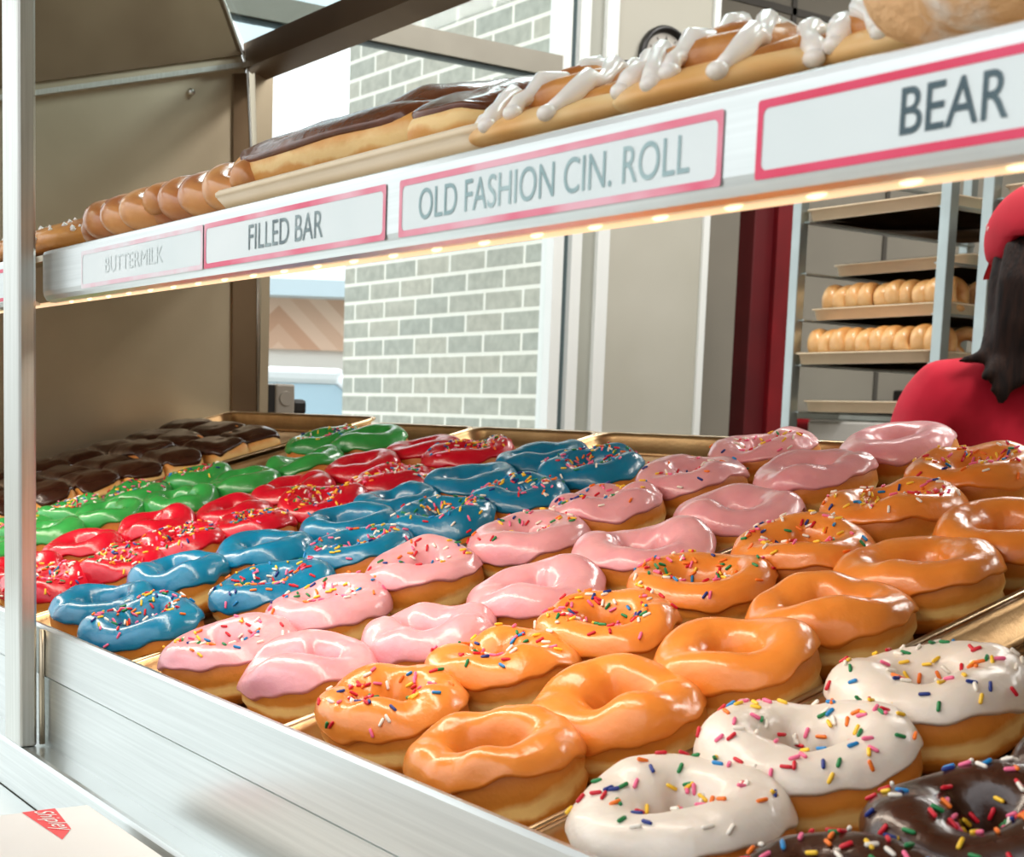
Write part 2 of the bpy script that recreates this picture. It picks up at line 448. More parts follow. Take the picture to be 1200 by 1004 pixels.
# price strip on the upper shelf
PR = [(-.006, .3010), (-.010, .2993), (-.0108, .297), (-.0108, .2708), (-.0102, .2676), (-.0082, .2646), (-.005, .2632), (-.001, .2631),
      (-.001, .2647), (-.0045, .266), (-.0075, .269), (-.0085, .2725), (-.0085, .2958), (-.006, .2993)]
cprism('price_rail', PR, XL, .621, M['steel'])
cprism('price_rail', PR, .658, XR, M['steel'])
cprism('upper_shelf', [(-.006, .2942), (-.006, .2987), (.73, slope(.73, .3003)), (.73, slope(.73, .2957))], XL + .003, XR, M['steel_side'])
# LED strip under the price rail
led = cprism('light_strip', [(.000, .2614), (.000, .2642), (.012, .2674), (.012, .2640)], XL + .01, XR, M['led_glow'], 'warm glowing light strip')
sph = bmesh.new(); bmesh.ops.create_uvsphere(sph, u_segments=10, v_segments=6, radius=.0034)
bulb_me = bm_mesh(sph, 'bulb', True); bulb_me.materials.append(M['bulb'])
x = .69
while x < 1.6:
    b = bpy.data.objects.new('bulb', bulb_me); COL.objects.link(b); b.parent = led
    b.location = (x, .001, .2632); b.scale = (1.6, .7, .42)
    x += .038
# end wall, back rail, canopy
def poly_x(pts, x0, x1): return prism_x(pts, x0, x1)
def rawprism(name, pts, x0, x1, m, label=None):
    V, F = prism_x(pts, x0, x1)
    bm = bmesh.new(); vs = [bm.verts.new(v) for v in V]
    for f in F: bm.faces.new([vs[i] for i in f])
    return cpart(name, m, me=bm_mesh(bm, name), label=label)
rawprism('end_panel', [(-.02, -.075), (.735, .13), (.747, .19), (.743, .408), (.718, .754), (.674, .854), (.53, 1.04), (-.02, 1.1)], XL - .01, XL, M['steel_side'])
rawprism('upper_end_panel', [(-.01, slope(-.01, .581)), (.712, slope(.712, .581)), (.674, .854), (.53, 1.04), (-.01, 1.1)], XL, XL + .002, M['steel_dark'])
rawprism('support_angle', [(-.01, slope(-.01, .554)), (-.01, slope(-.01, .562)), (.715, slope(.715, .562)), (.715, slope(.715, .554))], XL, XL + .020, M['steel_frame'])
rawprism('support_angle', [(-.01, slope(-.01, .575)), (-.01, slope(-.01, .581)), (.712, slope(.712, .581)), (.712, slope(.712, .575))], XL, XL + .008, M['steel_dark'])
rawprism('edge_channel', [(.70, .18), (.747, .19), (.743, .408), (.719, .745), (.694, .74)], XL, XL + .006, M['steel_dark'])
cpart('edge_trim', M['steel_frame'], me=mesh('edge_trim', *tube_mesh([(XL + .007, .747, .19), (XL + .007, .743, .408), (XL + .007, .718, .752), (XL + .007, .705, .785), (XL + .007, .674, .854), (XL + .007, .53, 1.04)], .0024, 6)))
rawprism('rear_post', [(.748, -.1), (.764, -.1), (.764, .745), (.735, .77), (.73, .75), (.748, .4)], XL - .012, XL + .010, M['steel_side'])
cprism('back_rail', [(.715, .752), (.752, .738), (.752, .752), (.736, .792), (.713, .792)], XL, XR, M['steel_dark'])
cprism('canopy', [(.714, .793), (.720, .793), (.586, 1.04), (.36, 1.14), (-.02, 1.16), (-.02, 1.15), (.358, 1.13), (.58, 1.032)], XL, XR, M['canopy_glass'])
# knob on the end wall
bm = bmesh.new(); bmesh.ops.create_uvsphere(bm, u_segments=12, v_segments=8, radius=.006, matrix=Matrix.Translation((XL + .006, .62, .70)))
cpart('bolt', M['steel_frame'], me=bm_mesh(bm, 'bolt', True))

# price labels (each: white plate, printed border, lettering)
def rrect(x0, x1, z0, z1, r, n=5):
    out = []
    for cx, cz, a0 in ((x1 - r, z1 - r, 0), (x0 + r, z1 - r, PI / 2), (x0 + r, z0 + r, PI), (x1 - r, z0 + r, 1.5 * PI)):
        for k in range(n + 1):
            a = a0 + PI / 2 * k / n; out.append((cx + r * math.cos(a), cz + r * math.sin(a)))
    return out
YL = -.0109
def name_label(x0, x1, txt, tx, tw, th, border, ink, label, bold=.0, z0=.2682, z1=.2934):
    pts = rrect(x0, x1, z0, z1, .0012)
    n = len(pts)
    o = cpart('name_label', M['label_white'], me=mesh('name_label', [(a, YL - .0002, b) for a, b in pts], [tuple(range(n))], False), label=label)
    inner = rrect(x0 + .0026, x1 - .0026, z0 + .0028, z1 - .0028, .0024)
    V = [(a, YL - .0004, b) for a, b in pts] + [(a, YL - .0004, b) for a, b in inner]
    F = [(i, (i + 1) % n, n + (i + 1) % n, n + i) for i in range(n)]
    bo = link('border', mesh('border', V, F, False), border, None); bo.parent = o
    if txt:
        me = text_mesh(txt, th, tw, bold=bold)
        t = link('lettering', me, ink, None); t.parent = o
        t.matrix_basis = Matrix.Translation((tx, YL - .0005, (z0 + z1) / 2 - th / 2 + .0004)) @ Matrix.Rotation(PI / 2, 4, 'X')
name_label(.41, .615, None, 0, 0, 0, M['label_red'], M['ink'], 'red bordered label left of the post')
name_label(.743, .950, 'BUTTERMILK', .79, .1, .010, M['label_ghost'], M['ink_ghost'], 'bleached label, its writing almost gone')
name_label(.952, 1.157, 'FILLED BAR', 1.011, .085, .0132, M['label_faded'], M['ink_mid'], 'label reading FILLED BAR')
name_label(1.169, 1.379, 'OLD FASHION CIN. ROLL', 1.186, .177, .0134, M['label_faded'], M['ink_faded'], 'label reading OLD FASHION CIN. ROLL')
name_label(1.395, 1.605, 'BEAR  CLAW', 1.454, .094, .0138, M['label_red'], M['ink'], 'label reading BEAR CLAW', bold=.006)

# socket box clamped to the back of the case
sb = empty('socket_box', (-.58, .79, .185), 'grey electrical socket box with black plug at the case corner', 'socket')
def at_parent(o, p):
    o.parent = p; o.matrix_parent_inverse = p.matrix_world.inverted() if p.matrix_world != Matrix() else Matrix.Translation(-p.location); return o
def sp(name, m, L, bev=0, p=sb, label=None):
    o = boxes(name, L, m, None, bev, label); o.parent = p; o.matrix_parent_inverse = Matrix.Translation(-p.location); return o
sp('bracket', M['black'], [((-.60, .765, .185), (-.562, .780, .236))], .001)
sp('housing', M['grey_plastic'], [((-.60, .778, .185), (-.558, .815, .238))], .004)
bm = bmesh.new(); bmesh.ops.create_cone(bm, cap_ends=True, segments=24, radius1=.013, radius2=.012, depth=.003, matrix=Matrix.Translation((-.557, .797, .213)) @ Matrix.Rotation(PI / 2, 4, 'Y'))
o = link('socket', bm_mesh(bm, 'socket'), M['grey_plastic'], sb); o.matrix_parent_inverse = Matrix.Translation(-sb.location)
sp('plug', M['black'], [((-.595, .815, .186), (-.57, .845, .213))], .007)

# ------------------------------------------------------------------ trays
def tray_mesh(x0, x1, t0, t1, depth=.021, r=.018, wall=.006, rim=.0022):
    def loop(dx, h, rr, n=6):
        a0, a1, b0, b1 = x0 + dx, x1 - dx, t0 + dx, t1 - dx
        out = []
        for cx, cy, s in ((a1 - rr, b1 - rr, 0), (a0 + rr, b1 - rr, 1), (a0 + rr, b0 + rr, 2), (a1 - rr, b0 + rr, 3)):
            for k in range(n + 1):
                a = PI / 2 * (s + k / n); out.append((cx + rr * math.cos(a), cy + rr * math.sin(a), h))
        return out
    L = [loop(wall + .010, -depth + .0008, r - .008), loop(wall + .005, -depth + .003, r - .004), loop(wall, -.004, r), loop(rim * 2, -.0006, r), loop(rim * 1.0, .0004, r), loop(.0003, -.0008, r), loop(0, -.003, r), loop(.0012, -.0044, r),
         loop(wall * .8, -.0042, r), loop(wall + .0042, -depth + .002, r - .004), loop(wall + .010, -depth, r - .008)]
    n = len(L[0]); V = [v for l in L for v in l]; F = []
    for j in range(len(L) - 1):
        for i in range(n): F.append((j * n + i, j * n + (i + 1) % n, (j + 1) * n + (i + 1) % n, (j + 1) * n + i))
    F.append(tuple(range(n))); F.append(tuple(range((len(L) - 1) * n, len(L) * n))[::-1])
    return V, F, n, len(L)
def place(name, V, F, m, loc, rot, label, cat, group=None, smooth=True):
    o = link(name, mesh(name, V, F, smooth), m)
    o.matrix_world = Matrix.Translation(loc) @ rot.to_4x4()
    return tag(o, label, cat, group)
def make_tray(name, x0, x1, t0, t1, h, label, group, **kw):
    cx = (x0 + x1) / 2
    V, F, n, nl = tray_mesh(x0 - cx, x1 - cx, t0, t1, **kw)
    o = link(name, mesh(name, V, F), M['tray']); o.data.materials.append(M['tray_rim'])
    for p in o.data.polygons:
        if 3 * n <= p.index < 8 * n: p.material_index = 1
    o.matrix_world = Matrix.Translation(deck(cx, 0, h)) @ RD.to_4x4()
    return tag(o, label, 'tray', group)
TL = {0: 'green-iced', 1: 'red-iced', 2: 'blue-iced', 3: 'pink-iced', 4: 'orange-iced', 5: 'white-iced and chocolate-iced'}
for i in range(6):
    make_tray('bakery_tray', i * W + .0012, (i + 1) * W - .0012, .004, .682, -.0028,
              'narrow golden-brown metal tray holding the %s ring doughnuts' % TL[i], 'narrow trays on the sloping deck')
make_tray('sheet_pan', -2 * W + .002, -.004, .004, .69, .0035, 'wide metal sheet pan holding the chocolate bars by the end panel', None, depth=.025)
lp = boxes('tray_paper', [((-.2, .57, .0), (.215, .665, .0006))], M['paper'])
lp.matrix_world = Matrix.Translation(deck(-W, 0, -.0215)) @ RD.to_4x4()
tag(lp, 'white paper liner at the far end of the chocolate bar pan', 'paper')

# ------------------------------------------------------------------ doughnuts
NU = 80
def ring(seed, rx, rt, H, hole):
    r = np.random.RandomState(seed)
    ph = r.uniform(0, 6.28, 8); am = r.normal(size=8)
    nz = Noise(seed + 1, 55); nf = Noise(seed + 2, 230)
    def harm(u, k0, amp): return amp * (am[k0] * np.sin(u * 2 + ph[k0]) + .7 * am[k0 + 1] * np.sin(u * 3 + ph[k0 + 1]) + .4 * am[(k0 + 2) % 8] * np.sin(u * 5 + ph[(k0 + 2) % 8]))
    def surf(u, v):
        c, s = np.cos(v), np.sin(v)
        sc = np.sign(c) * np.abs(c) ** np.where(c > 0, .80, .95); ss = np.sign(s) * np.abs(s) ** .84
        out = 1 + harm(u, 0, .022); inn = hole * (1 + harm(u, 2, .13))
        hh = H * (1 + harm(u, 4, .045))
        rm, a = (out + inn) / 2, (out - inn) / 2
        rad = rm + a * sc
        zr = .5 + .5 * ss
        outer = np.clip(c, 0, 1)
        rad = rad - outer * .06 * np.exp(-((ss + .22) / .10) ** 2) - outer * .05 * np.clip(-ss, 0, 1) ** 2
        P = np.stack([rx * rad * np.cos(u), rt * rad * np.sin(u), hh * zr], -1)
        sh = P.shape; Q = P.reshape(-1, 3)
        b = (nz(Q) * .0017 + nf(Q) * .0003).reshape(sh[:-1])
        up = np.clip(zr * 3, 0, 1)
        P = P + np.stack([np.cos(u) * sc * b, np.sin(u) * sc * b, ss * b * up * 1.0], -1)
        return P
    return surf, r
def normals(P, du_wrap=True):
    du = np.roll(P, -1, 0) - np.roll(P, 1, 0)
    dv = np.gradient(P, axis=1)
    n = np.cross(du, dv)
    return n / (np.linalg.norm(n, axis=-1, keepdims=True) + 1e-12)
def grid_faces(nu, nv, wrap_v):
    F = []
    for i in range(nu):
        j = (i + 1) % nu
        for k in range(nv if wrap_v else nv - 1):
            l = (k + 1) % nv
            F.append((i * nv + k, j * nv + k, j * nv + l, i * nv + l))
    return F
NV = 30
FD = grid_faces(NU, NV, True)
NI = 26
FI = grid_faces(NU, NI, False)
def donut_meshes(seed, rx, rt, H, hole, low=.1, thick=.0022):
    surf, r = ring(seed, rx, rt, H, hole)
    u = np.linspace(0, 2 * PI, NU, endpoint=False)[:, None]; v = np.linspace(0, 2 * PI, NV, endpoint=False)[None, :]
    U, Vv = np.broadcast_arrays(u, v)
    D = surf(U, Vv)
    ph = r.uniform(0, 6.28, 6)
    edge = low + .10 * np.sin(u * 2 + ph[0]) + .08 * np.sin(u * 3 + ph[1]) + .05 * np.sin(u * 7 + ph[2]) + .035 * np.sin(u * 13 + ph[3])
    inner = PI - (.02 + .12 * np.sin(u * 2 + ph[4]))
    s = np.linspace(0, 1, NI)[None, :]
    s2 = np.where(s < .12, s * .35 / 1.0, .042 + (s - .12) * (1 - .084) / .76)
    s2 = np.where(s > .88, 1 - (1 - s) * .35, s2)
    V2 = edge + (inner - edge) * s2
    U2 = np.broadcast_to(u, V2.shape)
    P = surf(U2, V2)
    n = normals(P)
    if (n[:, NI // 2, 2]).mean() < 0: n = -n
    k = np.arange(NI)
    th = np.full(NI, thick)
    th[0], th[1], th[2], th[3] = -.0008, thick * .55, thick * 1.05, thick * 1.12
    th[-1], th[-2], th[-3] = -.0008, thick * .6, thick
    lump = Noise(seed + 5, 120)(P.reshape(-1, 3)).reshape(P.shape[:-1]) * .0013 + Noise(seed + 9, 62)(P.reshape(-1, 3)).reshape(P.shape[:-1]) * .0012
    w = np.minimum(1, np.minimum(k, NI - 1 - k) / 5.)
    I = P + n * (th[None, :] + lump * w[None, :])[..., None]
    n2 = normals(I)
    if (n2[:, NI // 2, 2]).mean() < 0: n2 = -n2
    return D.reshape(-1, 3), I, n2, r

def capsule(L, R, n=6):
    V, F = [], []
    for z, r in ((-L / 2, .0), (-L / 2 + R * .3, R * .72), (-L / 2 + R, R), (L / 2 - R, R), (L / 2 - R * .3, R * .72), (L / 2, 0)):
        if r == 0: V.append((0, 0, z))
        else: V += [(r * math.cos(2 * PI * k / n), r * math.sin(2 * PI * k / n), z) for k in range(n)]
    def idx(ring_, k): return 1 + ring_ * n + k % n
    for k in range(n):
        F.append((0, idx(0, k + 1), idx(0, k)))
        for q in range(3): F.append((idx(q, k), idx(q, k + 1), idx(q + 1, k + 1), idx(q + 1, k)))
        F.append((idx(3, k), idx(3, k + 1), len(V) - 1))
    return V, F
CV, CF = capsule(.0056, .00095)
CVn = np.array(CV)
SPM = {}
for k in SPR:
    SPM[k] = mesh('sprinkle', CV, CF); SPM[k].materials.append(M['spr_' + k])
SK = ['red'] * 3 + ['yellow'] * 3 + ['white'] * 3 + ['orange'] * 2 + ['pink'] * 3 + ['green'] * 2 + ['navy blue', 'sky blue']
def sprinkle_spots(I, n2, r, count, bias):
    """points on the icing: mostly on the crown and round the hole, thicker on one side"""
    out = []
    u0 = r.uniform(0, 2 * PI); tries = 0
    while len(out) < count and tries < 6000:
        tries += 1
        i = r.randint(NU); q = r.beta(2.6, 1.8) if bias else r.uniform(.1, .95)
        kf = 3 + q * (NI - 7); k = int(kf); f = kf - k
        dens = .45 + .55 * (.5 + .5 * math.cos(2 * PI * i / NU - u0)) if bias else 1
        if r.uniform() > dens: continue
        a = r.uniform()
        j = (i + 1) % NU
        p = (I[i, k] * (1 - f) + I[i, k + 1] * f) * (1 - a) + (I[j, k] * (1 - f) + I[j, k + 1] * f) * a
        nn = n2[i, k]
        if nn[2] < .12: continue
        out.append((p, nn))
    return out
def sprinkle_matrix(p, nn, r):
    n = Vector(nn); t = n.orthogonal().normalized(); b = n.cross(t)
    an = r.uniform(0, 2 * PI); d = t * math.cos(an) + b * math.sin(an)
    d = (d + n * r.uniform(-.15, .35)).normalized()
    x = n.cross(d).normalized(); y = d.cross(x)
    m = Matrix((x, y, d)).transposed().to_4x4()
    return Matrix.Translation(Vector(p) + n * .0007) @ m
ROWW = {'green': 'green', 'red': 'red', 'blue': 'blue', 'pink': 'pink', 'orange': 'orange', 'white': 'white', 'chocolate': 'chocolate'}
def make_donut(seed, X, t, rx, rt, H, hole, ice, sprk, label, group, stuff=False, low=.1, tilt=(0, 0), spin=0, bias=True):
    rot = RD @ Matrix.Rotation(tilt[0], 3, 'X') @ Matrix.Rotation(tilt[1], 3, 'Y') @ Matrix.Rotation(spin, 3, 'Z')
    e = empty('ring_doughnut', deck(X, t, -.0225), label, 'doughnut', group, rot)
    D, I, n2, r = donut_meshes(seed, rx, rt, H, hole, low)
    link('dough', mesh('dough', D, FD), M['dough'], e)
    ic = link('icing', mesh('icing', I.reshape(-1, 3), FI), M['ice_' + ice], e)
    if sprk:
        sp_ = sprinkle_spots(I, n2, r, sprk, bias)
        if stuff:
            parts = {k: [] for k in range(len(SK))}
            V, F, MI = [], [], []
            for p, nn in sp_:
                m = sprinkle_matrix(p, nn, r); o = len(V)
                R3 = np.array(m.to_3x3()); V += list(CVn @ R3.T + np.array(m.translation))
                F += [tuple(i + o for i in f) for f in CF]; MI += [r.randint(len(SK))] * len(CF)
            me = mesh('sprinkles', V, F)
            for k in SK: me.materials.append(M['spr_' + k])
            me.polygons.foreach_set('material_index', MI)
            o = link('sprinkles', me, None, e); o['kind'] = 'stuff'
        else:
            for p, nn in sp_:
                k = SK[r.randint(len(SK))]
                o = bpy.data.objects.new('sprinkle', SPM[k]); COL.objects.link(o); o.parent = e
                o.matrix_basis = sprinkle_matrix(p, nn, r)
    return e

ROWS = [  # icing, sprinkles per doughnut, stuff, column, spots (X in tray pitches, t up the slope)
    ('green', 80, True, .40, [(.387, .075), (.387, .145), (.387, .213), (.395, .291), (.44, .366), (.424, .541)]),
    ('green', 0, False, .86, [(.76, .078), (.74, .152), (.76, .222), (.90, .292), (.89, .371), (.88, .455), (.80, .552)]),
    ('red', 0, False, 1.38, [(1.34, .073), (1.26, .147), (1.34, .219), (1.48, .290), (1.405, .370), (1.41, .458), (1.435, .533)]),
    ('red', 130, True, 1.83, [(1.75, .066), (1.83, .132), (1.83, .197), (1.90, .262), (1.91, .340), (1.84, .426), (1.84, .525)]),
    ('blue', 0, False, 2.32, [(2.365, .066), (2.32, .140), (2.38, .216), (2.40, .301), (2.27, .372), (2.317, .449), (2.305, .536)]),
    ('blue', 96, False, 2.78, [(2.793, .060), (2.86, .163), (2.781, .255), (2.76, .344), (2.785, .422), (2.75, .515)]),
    ('pink', 50, False, 3.33, [(3.363, .066), (3.285, .156), (3.26, .241), (3.34, .331), (3.331, .414), (3.333, .506), (3.288, .605)]),
    ('pink', 0, False, 3.82, [(3.76, .078), (3.86, .156), (3.86, .243), (3.86, .339), (3.83, .440), (3.78, .538), (3.785, .638)]),
    ('orange', 84, False, 4.29, [(4.24, .069), (4.26, .143), (4.31, .217), (4.27, .301), (4.34, .378), (4.32, .474), (4.286, .573)]),
    ('orange', 0, False, 4.76, [(4.725, .057), (4.745, .134), (4.784, .210), (4.755, .289), (4.755, .371), (4.782, .449)]),
    ('white', 70, False, 5.27, [(5.275, .058), (5.255, .140), (5.262, .223)]),
    ('chocolate', 80, False, 5.70, [(5.71, .041), (5.715, .118), (5.775, .196)]),
]
seed = 100
for ice, sprk, stuff, cx, spots in ROWS:
    L = sorted(spots, key=lambda s: s[1])
    for i, (X, t) in enumerate(L):
        seed += 13
        gaps = [abs(t - L[j][1]) for j in (i - 1, i + 1) if 0 <= j < len(L)]
        gp = min(gaps)
        rt = min(.0470, max(.0385, gp * .5 + .0045)); rx = .0498 + rnd.uniform(-.0012, .0015)
        look = '%s-iced ring doughnut with rainbow sprinkles' % ice if sprk else 'plain %s-iced ring doughnut without sprinkles' % ice
        n = len(L)
        where = 'nearest the front panel in its row' if i == 0 else ('at the far back end of its row' if i == n - 1 else '%s from the front panel in its row' % ORD[i])
        grp = '%s-iced ring doughnuts with sprinkles' % ice if sprk else 'plain %s-iced ring doughnuts' % ice
        hole = {'white': .30, 'orange': .36, 'pink': .33, 'blue': .36, 'red': .3, 'green': .34, 'chocolate': .25}[ice] + rnd.uniform(-.06, .06)
        make_donut(seed, X * W, t, rx, rt, .0405 + rnd.uniform(-.002, .0025), hole, ice, min(99, int(sprk * rnd.uniform(.85, 1.15))) if not stuff else sprk, look + ', ' + where, grp,
                   stuff, low=rnd.uniform(.16, .42), tilt=(rnd.uniform(-.05, .05), rnd.uniform(-.05, .05)), spin=rnd.uniform(-.12, .12), bias=ice not in ('white', 'chocolate'))

# ------------------------------------------------------------------ chocolate bars in the wide pan
def bar_meshes(seed, lx, ly, H, low=.02, pw=.5, thick=.002, n=44, nv=18):
    """rounded bar: superellipse footprint, domed top; icing shell over the top"""
    r = np.random.RandomState(seed); nz = Noise(seed, 60); nf = Noise(seed + 3, 150)
    a = np.linspace(0, 2 * PI, n, endpoint=False)[:, None]
    def surf(v):
        ca, sa_ = np.cos(a), np.sin(a)
        fx = np.sign(ca) * np.abs(ca) ** pw; fy = np.sign(sa_) * np.abs(sa_) ** pw
        rr = np.abs(np.cos(v)) ** .55; z = np.sign(np.sin(v)) * np.abs(np.sin(v)) ** .8
        P = np.stack(np.broadcast_arrays(lx * fx * rr, ly * fy * rr, H * (.5 + .5 * z)), -1)
        Q = P.reshape(-1, 3); b = (nz(Q) * .0016 + nf(Q) * .0004).reshape(P.shape[:-1])
        nrm = np.stack(np.broadcast_arrays(fx * np.cos(v), fy * np.cos(v), np.where(z > -.6, z, 0)), -1)
        return P + nrm * b[..., None]
    v = np.linspace(-PI / 2 + .02, PI / 2 - .02, nv)[None, :]
    D = surf(v)
    ph = r.uniform(0, 6.28, 3)
    e = low + .16 * np.sin(3 * a + ph[0]) + .12 * np.sin(5 * a + ph[1])
    s = np.linspace(0, 1, nv)[None, :]
    V2 = e + (PI / 2 - .02 - e) * s
    P = surf(V2); nn = normals(P)
    if nn[:, -4, 2].mean() < 0: nn = -nn
    th = np.full(nv, thick); th[0] = -.0006; th[1] = thick * .8; th[2] = thick * 1.2
    lump = Noise(seed + 5, 110)(P.reshape(-1, 3)).reshape(P.shape[:-1]) * .0021
    nn[:, -3:, :] = (0, 0, 1)
    I = P + nn * (th[None, :] + lump * np.minimum(1, np.arange(nv) / 4.)[None, :] * (np.arange(nv) < nv - 3)[None, :])[..., None]
    def close(G):
        F = grid_faces(n, nv, False); V = list(G.reshape(-1, 3))
        F.append(tuple(i * nv + nv - 1 for i in range(n)))
        return V, F
    Vd, Fd = close(D); Fd.append(tuple(i * nv for i in range(n))[::-1])
    return (Vd, Fd), close(I), I
seed = 5000
cols = [(-.118, 'nearest the green doughnuts'), (-.240, 'in the middle of the pan'), (-.362, 'along the end panel')]
for c, (cxx, wh) in enumerate(cols):
    for k in range(9):
        t = .075 + k * .0585 + c * .006
        seed += 7
        where = ORD[k] + ' from the front'
        e = empty('chocolate_bar', deck(cxx + rnd.uniform(-.004, .004), t, -.0220), 'dark chocolate covered doughnut bar %s, %s' % (wh, where), 'doughnut bar', 'chocolate bars in the wide pan', RD @ Matrix.Rotation(rnd.uniform(-.13, .13), 3, 'Z'))
        (a, b, _) = bar_meshes(seed, .058 + rnd.uniform(-.003, .002), .0300 + rnd.uniform(-.002, .002), .043 + rnd.uniform(-.004, .004), low=.26, pw=.34)
        link('dough', mesh('dough', *a), M['bar_dough'], e); link('icing', mesh('icing', *b), M['ice_dark chocolate'], e)

# ------------------------------------------------------------------ upper shelf
ZS = .3004
def shelf(X, y, h=0): return Vector((X, y - h * SA, slope(y, ZS) + h * CA))
# twists
def twist_mesh(seed, L, R=.0112, hr=.0125, turns=2.0):
    nz = Noise(seed, 70); parts = []
    N = 70
    for ph in (0, PI):
        path, rad = [], []
        for i in range(N):
            f = i / (N - 1); a = 2 * PI * turns * f + ph
            k = min(1, math.sin(PI * min(max(f, .0), 1)) * 3.2 + .35)
            path.append(((f - .5) * L, hr * 1.5 * k * math.cos(a), 0.0160 + hr * .48 * k * math.sin(a)))
            rad.append(R * (min(1, math.sin(PI * f) * 4 + .3)))
        V, F = tube_mesh(path, rad, 14)
        V = np.array([tuple(v) for v in V]); V = V + (nz(V) * .0014)[:, None] * np.array([0, .7, .7]); parts.append((V, F))
    V, F = merge(parts)
    V = [(x_, y_, max(z_, .001)) for x_, y_, z_ in V]
    return V, F
for k, (X, y, L, lb) in enumerate([(.705, .050, .150, 'glazed brown twisted doughnut nearest the post on the upper shelf'),
                                   (.835, .056, .150, 'glazed brown twisted doughnut beside the filled bar tray on the upper shelf'),
                                   (.76, .125, .150, 'glazed brown twisted doughnut lying behind the front pair of twists')]):
    V, F = twist_mesh(40 + k, L)
    place('twisted_doughnut', V, F, M['twist'], shelf(X, y, -.0015), RD, lb, 'doughnut', 'twisted doughnuts')
# fritters by the post
def lump_mesh(seed, rx, ry, H, amp=.004, sc=90, n=40, nv=20):
    nz = Noise(seed, sc, 14); n2_ = Noise(seed + 1, sc * 2.4, 14)
    V = []
    for j in range(nv):
        v = -PI / 2 + PI * j / (nv - 1)
        for i in range(n):
            a = 2 * PI * i / n
            V.append((rx * math.cos(v) ** .6 * math.cos(a) if abs(v) < 1.57 else 0, ry * max(0, math.cos(v)) ** .6 * math.sin(a), H * (.5 + .5 * math.sin(v))))
    V = np.array([tuple(float(np.real(q)) for q in v) for v in V])
    d = V - np.array([0, 0, H / 2]); d /= (np.linalg.norm(d, axis=1, keepdims=True) + 1e-9)
    V = V + d * (nz(V) * amp + n2_(V) * amp * .4)[:, None]
    V[:, 2] = np.maximum(V[:, 2], 0)
    F = []
    for j in range(nv - 1):
        for i in range(n): F.append((j * n + i, j * n + (i + 1) % n, (j + 1) * n + (i + 1) % n, (j + 1) * n + i))
    return V, F
for X, y, lb in ((.45, .05, 'brown glazed fritter on the upper shelf left of the post'), (.545, .052, 'brown glazed fritter on the upper shelf just right of the post'), (.52, .15, 'brown glazed fritter at the back, behind the one beside the post')):
    V, F = lump_mesh(int(X * 1000), .046, .042, .022)
    e = empty('fritter', shelf(X, y, .0), lb, 'fritter', 'glazed fritters on the upper shelf', RD)
    link('dough', mesh('dough', V, F), M['fritter'], e)
    r = np.random.RandomState(int(X * 999))
    cr = []
    for q in range(46):
        p = V[r.randint(len(V) // 2, len(V))]; s = r.uniform(.0016, .0032)
        cr.append(([(p[0] + s * a_, p[1] + s * b_, p[2] + s * c_) for a_, b_, c_ in ((1, 0, 0), (-1, 0, 0), (0, 1, 0), (0, -1, 0), (0, 0, 1), (0, 0, -1))],
                   [(0, 2, 4), (2, 1, 4), (1, 3, 4), (3, 0, 4), (2, 0, 5), (1, 2, 5), (3, 1, 5), (0, 3, 5)]))
    o = link('sugar_crumbs', mesh('sugar_crumbs', *merge(cr)), M['glaze_white'], e); o['kind'] = 'stuff'
# tray of filled bars
V, F, n_, nl_ = tray_mesh(-.150, .150, 0, .40, depth=.0135, r=.014, wall=.0008)
ot = place('serving_tray', V, F, M['sheet'], shelf(1.028, .026, .0145), RD, 'shallow metal tray under the chocolate filled bars on the upper shelf', 'tray')
for k, (X, y, lx, ly, H, rz, lb) in enumerate([
        (.962, .080, .112, .036, .036, .05, 'long chocolate topped filled bar lying along the front of the upper tray'),
        (1.106, .090, .034, .050, .030, .10, 'chocolate topped filled bar at the right end of the upper tray'),
        (.862, .170, .055, .036, .040, .2, 'chocolate topped filled bar behind the long bar, on its left'),
        (.975, .150, .046, .050, .043, .1, 'tallest chocolate topped filled bar, peeking up behind the long bar'),
        (1.070, .175, .050, .036, .034, .1, 'dark chocolate topped bar at the back right of the upper tray')]):
    a, b, _ = bar_meshes(900 + k * 11, lx, ly, H, low=.42, pw=.62)
    e = empty('filled_bar', shelf(X, y, .0022), lb, 'filled bar', 'chocolate filled bars on the upper tray', RD @ Matrix.Rotation(rz, 3, 'Z'))
    link('dough', mesh('dough', *a), M['bar_dough'], e); link('icing', mesh('icing', *b), M['ice_milk chocolate'], e)
